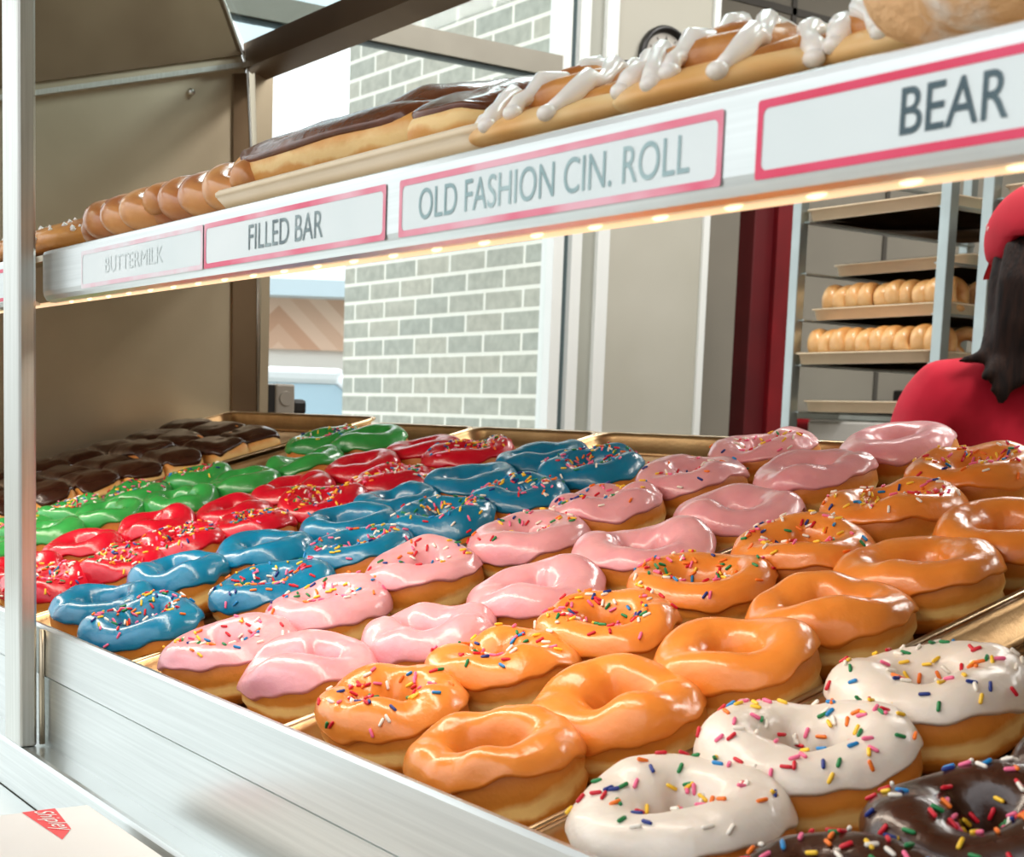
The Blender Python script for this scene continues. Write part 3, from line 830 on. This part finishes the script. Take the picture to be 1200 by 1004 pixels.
# cinnamon rolls
def ellipsoid_(c, r, n=12, nv=8):
    V = [(c[0] + r[0] * math.cos(-PI / 2 + PI * j / (nv - 1)) * math.cos(2 * PI * i / n), c[1] + r[1] * math.cos(-PI / 2 + PI * j / (nv - 1)) * math.sin(2 * PI * i / n),
          c[2] + r[2] * math.sin(-PI / 2 + PI * j / (nv - 1))) for j in range(nv) for i in range(n)]
    F = [(j * n + i, j * n + (i + 1) % n, (j + 1) * n + (i + 1) % n, (j + 1) * n + i) for j in range(nv - 1) for i in range(n)]
    return V, F
def roll(X, y, rad, rz, lb, sd):
    e = empty('cinnamon_roll', shelf(X, y, .0), lb, 'cinnamon roll', 'iced cinnamon rolls on the upper shelf', RD @ Matrix.Rotation(rz, 3, 'Z'))
    V, F = lump_mesh(sd, rad, rad * .92, .0165, .0018, 50)
    link('bun', mesh('bun', V, F), M['bun'], e)
    path, rr = [], []
    N = 110
    for i in range(N):
        f = i / (N - 1); a = 2 * PI * 2.3 * f + sd
        q = rad * (.66 * (1 - f) + .08)
        path.append((q * math.cos(a), q * .92 * math.sin(a), .0115 + .0105 * f ** .8)); rr.append(.0085 * min(1, .45 + 6 * f, .6 + 8 * (1 - f)))
    V, F = tube_mesh(path, rr, 10)
    V = np.array([tuple(v) for v in V]); V = V + (Noise(sd, 140)(V) * .0012)[:, None]
    link('coil', mesh('coil', V, F), M['cinnamon'], e)
    rg = np.random.RandomState(sd)
    drz = []
    a0 = -rz + rg.uniform(-.3, .3) + .35           # strands run roughly towards the front of the shelf
    for q in range(5):
        off = (-.78 + .39 * q + rg.uniform(-.08, .08))
        half = math.sqrt(max(.05, 1 - off * off))
        n = 14; pts, rd = [], []
        for i in range(n):
            f = i / (n - 1); sy_ = (-1 + 2 * f) * half * (.97 if q % 2 else .86); o_ = off + .10 * math.sin(f * 7 + q * 2)
            px, py = rad * (o_ * math.cos(a0) - sy_ * math.sin(a0)), rad * .92 * (o_ * math.sin(a0) + sy_ * math.cos(a0))
            h = min(1.05, math.hypot(px / rad, py / (rad * .92)))
            z = (.0285 - .012 * h + .0022 * math.sin(i * 1.9 + q)) if h < .70 else .0201 - (h - .70) * .034
            pts.append((px, py, z)); rd.append(.0043 * (1 + .22 * math.sin(i * 1.6 + q * 1.3)) * (.8 if i in (0, n - 1) else 1))
        drz.append(tube_mesh(pts, rd, 10))
        for e_ in (pts[0], pts[-1]): drz.append(ellipsoid_(e_, (.0045, .0045, .0036)))
    link('icing', mesh('icing', *merge(drz)), M['glaze_white'], e)
roll(1.208, .066, .056, .4, 'white iced cinnamon roll next to the upper tray of filled bars', 11)
roll(1.304, .066, .051, 1.4, 'white iced cinnamon roll in the middle of the three rolls', 23)
roll(1.372, .100, .046, 2.4, 'white iced cinnamon roll half hidden by the sugared bear claw', 37)
# bear claw
def claw():
    n, nv = 64, 22
    nz = Noise(77, 60, 12); nf = Noise(78, 260, 14); V = []
    for j in range(nv):
        v = -PI / 2 + PI * j / (nv - 1); cv = max(0, math.cos(v)) ** .35; sv = math.sin(v)
        for i in range(n):
            a = 2 * PI * i / n
            ca_, sa_ = math.cos(a), math.sin(a)
            fx = math.copysign(abs(ca_) ** .5, ca_); fy = math.copysign(abs(sa_) ** .5, sa_)
            notch = 1 - .16 * max(0, -sa_) * (0.5 + .5 * math.cos(fx * 9.4)) ** 4
            V.append((.085 * fx * cv, .052 * fy * cv * notch, .031 + .031 * math.copysign(abs(sv) ** .7, sv)))
    V = np.array(V); d = V - np.array([0, 0, .03]); d /= np.linalg.norm(d, axis=1, keepdims=True) + 1e-9
    V = V + d * (nz(V) * .0022 + nf(V) * .0005)[:, None]; V[:, 2] = np.maximum(V[:, 2], 0)
    F = []
    for j in range(nv - 1):
        for i in range(n): F.append((j * n + i, j * n + (i + 1) % n, (j + 1) * n + (i + 1) % n, (j + 1) * n + i))
    return V, F
place('bear_claw', *claw(), M['sugar'], shelf(1.482, .066, .0), RD, 'sugar dusted bear claw pastry at the right end of the upper shelf', 'pastry')

# ------------------------------------------------------------------ customer counter and carton
struct('counter', [((-.57, -.62, -.14), (2.2, -.0296, -.1085))], M['steel'], .002)
struct('counter_base', [((-.5, -.5, FZ), (2.1, -.05, -.14))], M['steel_side'])
ct = empty('doughnut_carton', (.95, -.22, -.1085), 'white card doughnut carton with a red printed corner on the counter', 'carton')
def ctp(name, m, L=None, me=None, bev=0, p=ct):
    o = boxes(name, L, m, None, bev) if me is None else link(name, me, m)
    o.parent = p; o.matrix_parent_inverse = Matrix.Translation(-ct.location); return o
CX, CY, CZ = .853, -.044, -.0660
ctp('box', M['card'], [((CX, -.34, -.1085), (CX + .34, CY, CZ), .0015)])
ctp('lid_flap', M['card'], [((CX + .001, -.3395, CZ - .0005), (CX + .339, -.135, CZ + .0012), .0008)])
px_ = [(CX + .0012, CY - .022), (CX + .0012, CY - .043), (CX + .07, CY - .040), (CX + .05, CY - .028)]
pp_ = ctp('printed_corner', M['card_red'], me=mesh('printed_corner', [(a, b, CZ + .0003) for a, b in px_], [(0, 1, 2, 3)], False))
t = link('lettering', text_mesh('Shipley', .014, .05, shear=.4), M['card']); t.parent = pp_
t.matrix_basis = Matrix.Translation((CX + .004, CY - .040, CZ + .0007))

# ------------------------------------------------------------------ wall clock
clk = empty('wall_clock', (-1.848, 2.710, 1.302), 'round black rimmed wall clock on the beige wall beside the window', 'clock')
RX = Matrix.Rotation(PI / 2, 4, 'Y')
def lathe(prof, n=48):
    V, F = [], []
    for r_, z in prof: V += [(r_ * math.cos(2 * PI * k / n), r_ * math.sin(2 * PI * k / n), z) for k in range(n)]
    for j in range(len(prof) - 1):
        for k in range(n): F.append((j * n + k, j * n + (k + 1) % n, (j + 1) * n + (k + 1) % n, (j + 1) * n + k))
    return V, F
o = link('rim', mesh('rim', *lathe([(.082, .0), (.103, .0), (.104, .014), (.1, .022), (.09, .023), (.084, .012), (.082, .008)])), M['black'], clk); o.matrix_basis = RX
bm = bmesh.new(); bmesh.ops.create_circle(bm, cap_ends=True, segments=48, radius=.0845)
o = link('face', bm_mesh(bm, 'face'), M['clock_face'], clk); o.matrix_basis = Matrix.Translation((.008, 0, 0)) @ RX
def hand(an, L, w):
    bm = bmesh.new(); box(bm, (0, -w / 2, -.012), (.002, w / 2, L)); o = link('hand', bm_mesh(bm, 'hand'), M['black'], clk)
    o.matrix_basis = Matrix.Translation((.011, 0, 0)) @ Matrix.Rotation(an, 4, 'X')
hand(.05, .066, .004); hand(1.05, .046, .006)
for k in range(12):
    a = k * PI / 6; L = .014 if k % 3 == 0 else .008
    bm = bmesh.new(); box(bm, (0, -.0016, .074 - L), (.0012, .0016, .074)); o = link('hour_mark', bm_mesh(bm, 'hour_mark'), M['seam'], clk)
    o.matrix_basis = Matrix.Translation((.0085, 0, 0)) @ Matrix.Rotation(a, 4, 'X')

# ------------------------------------------------------------------ baker's racks
def rack(x0, x1, y0, y1, label):
    e = empty('bakery_rack', ((x0 + x1) / 2, (y0 + y1) / 2, FZ), label, 'rack', 'bakery racks')
    inv = Matrix.Translation(-e.location)
    def pt(name, L, m, bev=0):
        o = boxes(name, L, m, None, bev); o.parent = e; o.matrix_parent_inverse = inv; return o
    for x in (x0, x1):
        for y in (y0, y1):
            pt('upright', [((x - .014, y - .014, FZ + .12), (x + .014, y + .014, 1.0))], M['rack_steel'], .002)
            bm = bmesh.new(); bmesh.ops.create_cone(bm, cap_ends=True, segments=20, radius1=.055, radius2=.055, depth=.03, matrix=Matrix.Translation((x, y, FZ + .056)) @ Matrix.Rotation(PI / 2, 4, 'Y'))
            box(bm, (x - .02, y - .012, FZ + .055), (x + .02, y + .012, FZ + .125))
            o = link('caster', bm_mesh(bm, 'caster'), M['rubber']); o.parent = e; o.matrix_parent_inverse = inv
    for z in (1.0, .985): pass
    pt('top_frame', [((x0 - .014, y0 - .014, .985), (x1 + .014, y0 + .014, 1.01)), ((x0 - .014, y1 - .014, .985), (x1 + .014, y1 + .014, 1.01)),
                     ((x0 - .014, y0, .985), (x0 + .014, y1, 1.01)), ((x1 - .014, y0, .985), (x1 + .014, y1, 1.01))], M['rack_steel'])
    pt('base_frame', [((x0, y0 - .014, FZ + .12), (x1, y0 + .014, FZ + .15)), ((x0, y1 - .014, FZ + .12), (x1, y1 + .014, FZ + .15)),
                      ((x0 - .014, y0, FZ + .12), (x0 + .014, y1, FZ + .15)), ((x1 - .014, y0, FZ + .12), (x1 + .014, y1, FZ + .15))], M['rack_steel'])
    for z in RZ:
        for x, s in ((x0, 1), (x1, -1)):
            pt('runner', [((min(x, x + s * .030), y0, z - .003), (max(x, x + s * .030), y1, z))], M['rack_steel'])
    return e
RZ = [-.6, -.4, -.2, 0, .12, .235, .349, .458, .570, .693, .81, .92]
rack(-.872, -.428, 2.34, 2.97, 'steel bakery rack carrying bare doughnuts, seen behind the case')
rack(-.318, .126, 2.34, 2.97, 'steel bakery rack standing behind the person in red')
def rack_pan(x0, x1, y0, z, label, under=True):
    V, F, n, nl = tray_mesh(-(x1 - x0) / 2, (x1 - x0) / 2, 0, .60, depth=.028, r=.02)
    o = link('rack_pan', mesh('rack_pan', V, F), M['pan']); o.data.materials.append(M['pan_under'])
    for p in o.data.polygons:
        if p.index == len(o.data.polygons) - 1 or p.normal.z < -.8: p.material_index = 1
    o.location = ((x0 + x1) / 2, y0, z + .0285)
    return tag(o, label, 'pan', 'sheet pans on the bakery racks')
PANS = [(.349, 2.325, 'lowest of the filled sheet pans on the rack'), (.458, 2.37, 'upper of the two filled sheet pans on the rack'),
        (.570, 2.44, 'empty sheet pan set back, above the filled pans on the rack'), (.693, 2.335, 'topmost sheet pan on the rack, under the price strip')]
for z, y, lb in PANS: rack_pan(-.858, -.442, y, z, lb)
rack_pan(-.858, -.442, 2.36, .235, 'dark low sheet pan near the bottom of the rack view')
rack_pan(-.304, .112, 2.35, .693, 'sheet pan on the second rack above the red cap')
# bare ring doughnuts leaning in rows on the filled pans
pd = []
for q in range(3):
    surf, r = ring(700 + q, .031, .031, .030, .3)
    u = np.linspace(0, 2 * PI, 36, endpoint=False)[:, None]; v = np.linspace(0, 2 * PI, 16, endpoint=False)[None, :]
    U, Vv = np.broadcast_arrays(u, v)
    D = surf(U, Vv).reshape(-1, 3) - np.array([0, 0, .015])
    me = mesh('bare_doughnut', D, grid_faces(36, 16, True)); me.materials.append(M['plain_dough']); pd.append(me)
for z, y, wh in ((.349, 2.325, 'lowest filled pan'), (.458, 2.37, 'second filled pan')):
    for k in range(10):
        o = bpy.data.objects.new('bare_doughnut', pd[k % 3]); COL.objects.link(o)
        o.location = (-.826 + k * .0392, y + .066 + rnd.uniform(-.004, .004), z + .0455); o.scale = (1.42, 1.42, 1.42)
        o.rotation_euler = (0, PI / 2 - .22 + rnd.uniform(-.1, .1), rnd.uniform(-.1, .25))
        tag(o, 'bare golden ring doughnut on the rack, %s from the left on the %s' % (ORD[k], wh), 'doughnut', 'bare doughnuts on the rack pans')
    for k in range(3):
        o = bpy.data.objects.new('bare_doughnut', pd[k % 3]); COL.objects.link(o)
        o.location = (-.475, y + .17 + k * .095, z + .0455); o.scale = (1.42, 1.42, 1.42)
        o.rotation_euler = (PI / 2 - .1, 0, .75)
        tag(o, 'bare ring doughnut at the right of the %s, %s behind its front row' % (wh, ORD[k]), 'doughnut', 'bare doughnuts on the rack pans')

# ------------------------------------------------------------------ things along the back wall
o = boxes('red_notice', [((-2.899, 4.32, .12), (-2.89, 4.54, .255))], M['sign_red']); tag(o, 'small red notice low on the back wall behind the rack', 'sign')
o = boxes('red_sign', [((-2.899, 3.87, 1.755), (-2.89, 4.0, 1.81))], M['sign_red']); tag(o, 'small red sign high on the back wall above the cinnamon rolls', 'sign')
cab = empty('work_table', (-2.3, 5.0, FZ), 'grey steel work table against the back wall', 'table')
def wt(name, L, m, bev=0):
    o = boxes(name, L, m, None, bev); o.parent = cab; o.matrix_parent_inverse = Matrix.Translation(-cab.location)
wt('table_top', [((-2.85, 4.3, .06), (-1.9, 6.6, .10))], M['rack_steel'])
wt('shelf', [((-2.85, 4.3, .24), (-2.5, 6.6, .27))], M['rack_steel'])
for x_, y_ in ((-2.83, 4.32), (-1.94, 4.32), (-2.83, 6.56), (-1.94, 6.56)):
    wt('leg', [((x_, y_, FZ), (x_ + .04, y_ + .04, .06 if x_ > -2 else .24))], M['rack_steel'])
o = boxes('black_appliance', [((-2.8, 4.97, .27), (-2.6, 5.24, .385), .01)], M['black']); tag(o, 'black boxy appliance on the shelf behind the rack', 'appliance')
o = boxes('white_crate', [((-2.7, 4.33, .10), (-2.3, 4.62, .23), .008)], M['card']); tag(o, 'white box on the work table behind the rack', 'box')
o = boxes('black_bin', [((-2.4, 4.68, .10), (-2.1, 4.86, .20), .01)], M['black']); tag(o, 'low black bin on the work table behind the rack', 'bin')

# ------------------------------------------------------------------ the person in red
def skinned(chains, vox=None, sub=1):
    """chains of (point, radius); shared points join"""
    key = {}; V, R, E = [], [], []
    for ch in chains:
        prev = None
        for p, r in ch:
            k = tuple(round(q, 4) for q in p)
            if k not in key: key[k] = len(V); V.append(p); R.append(r)
            i = key[k]
            if prev is not None and prev != i: E.append((prev, i))
            prev = i
    bm = bmesh.new(); lay = bm.verts.layers.skin.verify()
    vs = [bm.verts.new(p) for p in V]
    for i, j in E: bm.edges.new((vs[i], vs[j]))
    for i, r in enumerate(R):
        vs[i][lay].radius = r if isinstance(r, tuple) else (r, r)
        vs[i][lay].use_root = (i == 0)
    me = bpy.data.meshes.new('skin_base'); bm.to_mesh(me); bm.free()
    o = bpy.data.objects.new('skin_base', me); COL.objects.link(o)
    md = o.modifiers.new('s', 'SKIN'); md.use_smooth_shade = True; md.branch_smoothing = .3
    md = o.modifiers.new('u', 'SUBSURF'); md.levels = sub; md.render_levels = sub
    bpy.context.view_layer.update()
    out = bpy.data.meshes.new_from_object(o.evaluated_get(bpy.context.evaluated_depsgraph_get()))
    bpy.data.objects.remove(o)
    return out
def to_VF(me): return [tuple(v.co) for v in me.vertices], [tuple(p.vertices) for p in me.polygons]
def ellipsoid(c, r, n=24, nv=16, f=None):
    V, F = [], []
    for j in range(nv):
        v = -PI / 2 + PI * j / (nv - 1)
        for i in range(n):
            a = 2 * PI * i / n
            p = Vector((r[0] * math.cos(v) * math.cos(a), r[1] * math.cos(v) * math.sin(a), r[2] * math.sin(v)))
            if f: p = f(p)
            V.append(tuple(p + Vector(c)))
    for j in range(nv - 1):
        for i in range(n): F.append((j * n + i, j * n + (i + 1) % n, (j + 1) * n + (i + 1) % n, (j + 1) * n + i))
    return V, F
def remesh(V, F, vox, smooth=2):
    me = mesh('rm', V, F); o = bpy.data.objects.new('rm', me); COL.objects.link(o)
    md = o.modifiers.new('r', 'REMESH'); md.mode = 'VOXEL'; md.voxel_size = vox; md.use_smooth_shade = True
    md = o.modifiers.new('m', 'SMOOTH'); md.iterations = smooth; md.factor = .5
    bpy.context.view_layer.update()
    out = bpy.data.meshes.new_from_object(o.evaluated_get(bpy.context.evaluated_depsgraph_get()))
    bpy.data.objects.remove(o); bpy.data.meshes.remove(me)
    return out
# local frame: faces +Y, height along Z from the floor, left = -X
fa = math.atan2(.62, -.78) - PI / 2
person = empty('person', (.121, 1.927, FZ), 'person in a red shirt and red dotted cap, dark hair, seen from behind', 'person', rot=Matrix.Rotation(fa, 3, 'Z'))
def arm(s):
    sh = (s * .165, -.005, 1.275); el = (s * .235, .03, 1.0); wr = (s * .17, .25, .97)
    return sh, el, wr
chains = [[((0, 0, .88), (.15, .11)), ((0, 0, 1.0), (.13, .095)), ((0, .005, 1.14), (.145, .10)), ((0, 0, 1.25), (.135, .09)), ((0, -.005, 1.32), (.07, .06)), ((0, .005, 1.37), (.052, .054)), ((0, .015, 1.42), .05)]]
for s in (-1, 1):
    sh, el, wr = arm(s)
    chains.append([((0, 0, 1.25), (.135, .09)), (sh, .055), ((s * .20, .01, 1.16), .046), (el, .037), ((s * .205, .14, .98), .034), (wr, .025)])
    chains.append([((0, 0, .88), (.15, .11)), ((s * .09, 0, .80), .088), ((s * .09, .01, .50), .055), ((s * .09, -.02, .30), .050), ((s * .09, -.02, .09), .034), ((s * .09, .05, .045), (.04, .03)), ((s * .09, .14, .03), (.036, .022))])
Vb, Fb = to_VF(skinned(chains, sub=2))
parts = [(Vb, Fb)]
# head with jaw, nose, ears
def head_f(p):
    q = p.copy()
    if p.z < 0: q.x *= 1 - .30 * (-p.z / .115); q.y = p.y * (1 - .12 * (-p.z / .115)) + .012 * (-p.z / .115)
    return q
HC = (0, .02, 1.50)
parts.append(ellipsoid(HC, (.074, .095, .115), f=head_f))
parts.append(ellipsoid((0, .118, 1.475), (.012, .018, .014), 12, 8))
parts.append(ellipsoid((0, .110, 1.492), (.009, .012, .026), 12, 8))
for s in (-1, 1): parts.append(ellipsoid((s * .075, .012, 1.485), (.010, .02, .031), 12, 10))
# hands: palm, four fingers, thumb
for s in (-1, 1):
    _, _, wr = arm(s)
    d = Vector((-s * .28, .95, -.12)).normalized(); up = Vector((0, 0, 1)); side = d.cross(up).normalized()
    w0 = Vector(wr)
    parts.append(ellipsoid(tuple(w0 + d * .05), (.036, .05, .016), 16, 10))
    for fi, (off, L) in enumerate(((-.026, .066), (-.009, .076), (.009, .071), (.026, .056))):
        b0 = w0 + d * .085 + side * off
        pts = [b0 - d * .02, b0 + d * L * .4 - up * .004, b0 + d * L * .75 - up * .016, b0 + d * L * .95 - up * .03]
        parts.append(tube_mesh(pts, [.0085, .0082, .0075, .0062], 10))
    tb = w0 + d * .03 - side * s * .03
    parts.append(tube_mesh([tb, tb - side * s * .018 + d * .025 - up * .006, tb - side * s * .022 + d * .052 - up * .014], [.011, .0095, .0075], 10))
Vb, Fb = merge(parts)
body = link('body', remesh(Vb, Fb, .0065), M['skin'], person)
for s in (-1, 1):
    link('eye', mesh('eye', *ellipsoid((s * .03, .104, 1.505), (.013, .008, .008), 12, 8)), M['eye'], person)
    link('pupil', mesh('pupil', *ellipsoid((s * .03, .111, 1.505), (.005, .003, .005), 10, 8)), M['black'], person)
link('mouth', mesh('mouth', *ellipsoid((0, .100, 1.437), (.022, .008, .007), 14, 8)), M['lip'], person)
# shirt
sc_ = [[((0, 0, .80), (.175, .125)), ((0, 0, .90), (.168, .122)), ((0, 0, 1.02), (.152, .115)), ((0, .005, 1.15), (.166, .118)), ((0, 0, 1.255), (.155, .108)), ((0, -.004, 1.325), (.085, .075))]]
for s in (-1, 1):
    sc_.append([((0, 0, 1.255), (.155, .108)), ((s * .165, -.005, 1.268), .076), ((s * .206, .01, 1.15), .067), ((s * .238, .03, 1.02), .060)])
me = skinned(sc_, sub=2)
Vs, Fs = to_VF(me)
Va = np.array(Vs); wr_ = Noise(5, 26)(Va) * .010 + Noise(6, 60)(Va) * .0025
d = Va - np.array([0, 0, 1.1]); d[:, 2] *= .2; d /= np.linalg.norm(d, axis=1, keepdims=True) + 1e-9
link('shirt', remesh(list(Va + d * wr_[:, None]), Fs, .010, 3), M['shirt'], person)
tr = [[((0, 0, .92), (.16, .12)), ((0, 0, .84), (.168, .125))]]
for s in (-1, 1): tr.append([((0, 0, .84), (.168, .125)), ((s * .092, 0, .76), .105), ((s * .092, .01, .50), .075), ((s * .092, -.015, .28), .068), ((s * .092, -.02, .08), .058)])
link('trousers', skinned(tr, sub=2), M['trouser'], person)
for s in (-1, 1):
    link('shoe', mesh('shoe', *ellipsoid((s * .092, .05, .036), (.05, .135, .036), 20, 12)), M['black'], person)
# hair: cap of hair and a loose fall down the back
hp = [ellipsoid((0, .004, 1.505), (.085, .100, .118), 28, 18, f=lambda p: Vector((p.x, min(p.y, .055), p.z)))]
for k in range(15):
    f = (k - 7) / 7
    p0 = (f * .066, -.082 + .028 * f * f, 1.52)
    hp.append(tube_mesh([p0, (f * .076, -.108 + .03 * f * f, 1.45), (f * .078, -.112 + .03 * f * f, 1.38), (f * .084 + .006 * math.sin(k * 2), -.104 + .02 * f * f, 1.32), (f * .10 + .02 * f + .01 * math.sin(k * 3), -.112, 1.265 + .02 * math.cos(k * 1.7))],
                        [.02, .025, .025, .021, .008], 8))
for s in (-1, 1):
    hp.append(tube_mesh([(s * .074, -.01, 1.53), (s * .082, -.03, 1.45), (s * .085, -.05, 1.38), (s * .11, -.075, 1.325), (s * .16, -.085, 1.315)], [.016, .022, .022, .015, .004], 8))
Vh, Fh = merge(hp)
link('hair', remesh(Vh, Fh, .007, 2), M['hair'], person)
# cap with brim, button, dots
cap = link('cap', mesh('cap', *ellipsoid((0, .004, 1.535), (.103, .122, .102), 36, 24, f=lambda p: Vector((p.x, p.y, max(p.z, -.040 + (.035 if p.y < -.06 else 0) * 1.0))))), M['shirt'], person)
Vc, Fc = [], []
for j in range(8):
    for i in range(17):
        a = PI * .24 + PI * .52 * i / 16; r_ = 1 + .5 * j / 7 * math.sin(a) ** .8
        Vc.append((.100 * math.cos(a) * (1 + .05 * j / 7), .008 + .114 * math.sin(a) * r_, 1.505 - .018 * (j / 7) ** 1.5 - .02 * abs(math.cos(a)) ** 2 * j / 7))
for j in range(7):
    for i in range(16): Fc.append((j * 17 + i, j * 17 + i + 1, (j + 1) * 17 + i + 1, (j + 1) * 17 + i))
Vb2 = Vc + [(a, b, c - .003) for a, b, c in Vc]; nn_ = len(Vc)
Fb2 = Fc + [tuple(i + nn_ for i in f[::-1]) for f in Fc]
link('brim', mesh('brim', Vb2, Fb2), M['shirt'], cap)
link('button', mesh('button', *ellipsoid((0, .004, 1.638), (.009, .009, .005), 12, 8)), M['shirt'], cap)
rg = np.random.RandomState(3)
for k in range(26):
    a = 2 * PI * k / 26 * 5; v = .12 + 1.0 * ((k * .618) % 1)
    n = Vector((math.cos(v) * math.cos(a) / .103, math.cos(v) * math.sin(a) / .122, math.sin(v) / .102)).normalized()
    p = Vector((.103 * math.cos(v) * math.cos(a), .004 + .122 * math.cos(v) * math.sin(a), 1.535 + .102 * math.sin(v)))
    bm = bmesh.new(); bmesh.ops.create_uvsphere(bm, u_segments=10, v_segments=6, radius=.0045)
    o = link('dot', bm_mesh(bm, 'dot', True), M['cap_dot'], cap)
    o.matrix_basis = Matrix.Translation(p) @ n.to_track_quat('Z', 'Y').to_matrix().to_4x4() @ Matrix.Diagonal((1, 1, .3, 1))

# ------------------------------------------------------------------ light and camera
wd = bpy.data.worlds.new('World'); S.world = wd; wd.use_nodes = True
nt = wd.node_tree; bg = nt.nodes['Background']
# overcast sky: brighter overhead and on the window side, dimmer low down across the street
tc = nt.nodes.new('ShaderNodeTexCoord'); sep = nt.nodes.new('ShaderNodeSeparateXYZ')
nt.links.new(tc.outputs['Generated'], sep.inputs[0])
def wmath(op, a, b):
    n = nt.nodes.new('ShaderNodeMath'); n.operation = op
    for i, q in enumerate((a, b)):
        if isinstance(q, (int, float)): n.inputs[i].default_value = q
        else: nt.links.new(q, n.inputs[i])
    return n.outputs[0]
up_ = wmath('MAXIMUM', sep.outputs['Z'], 0); wx = wmath('MAXIMUM', wmath('MULTIPLY', sep.outputs['X'], -1), 0)
st = wmath('ADD', wmath('ADD', wmath('MULTIPLY', up_, 3.2), wmath('MULTIPLY', wx, .75)), .52)
nt.links.new(st, bg.inputs['Strength'])
bg.inputs['Color'].default_value = (.95, .975, 1, 1)

def area(name, loc, target, size, power, color, sy=None):
    l = bpy.data.lights.new(name, 'AREA'); l.energy = power; l.color = color; l.shape = 'RECTANGLE'; l.size = size; l.size_y = sy or size
    o = bpy.data.objects.new(name, l); COL.objects.link(o); o.location = loc
    o.rotation_euler = (Vector(target) - Vector(loc)).to_track_quat('-Z', 'Y').to_euler(); return o
area('shelf_lamp', (.55, .05, .272), (.55, .22, 0), 1.4, 3.1, (1, .87, .72), .04)
for x_, y_ in ((-.6, 3.4), (1.6, 1.6), (1.6, 4.0), (-1.2, 5.4), (3.0, 2.6), (-.8, 1.5)):  # unseen fill lights, added under the ceiling to brighten the room and rack
    area('ceiling_fill', (x_, y_, 2.42), (x_, y_, 0), 1.2, 44, (1, .97, .92), .6)

cam = bpy.data.cameras.new('Camera'); co = bpy.data.objects.new('Camera', cam); COL.objects.link(co)
YAW, PIT, ROL, FPX = 0.975548564602235, -0.12018833884789237, 0.03404980421670012, 1726.0857
f = Vector((-math.sin(YAW) * math.cos(PIT), math.cos(YAW) * math.cos(PIT), math.sin(PIT)))
r0 = Vector((math.cos(YAW), math.sin(YAW), 0)); u0 = r0.cross(f)
r = r0 * math.cos(ROL) + u0 * math.sin(ROL); u = -r0 * math.sin(ROL) + u0 * math.cos(ROL)
co.matrix_world = Matrix.Translation((1.755365, -.359241, .18785)) @ Matrix((r, u, -f)).transposed().to_4x4()
cam.sensor_width = 36; cam.sensor_fit = 'HORIZONTAL'; cam.lens = FPX / 1200 * 36
cam.shift_x = 42.1434 / 1200; cam.shift_y = 198.3197 / 1200
cam.clip_start = .02; cam.clip_end = 100
cam.dof.use_dof = True; cam.dof.focus_distance = 1.0; cam.dof.aperture_fstop = 26
S.camera = co
S.view_settings.view_transform = 'Standard'
S.view_settings.look = 'None'
S.view_settings.exposure = 0
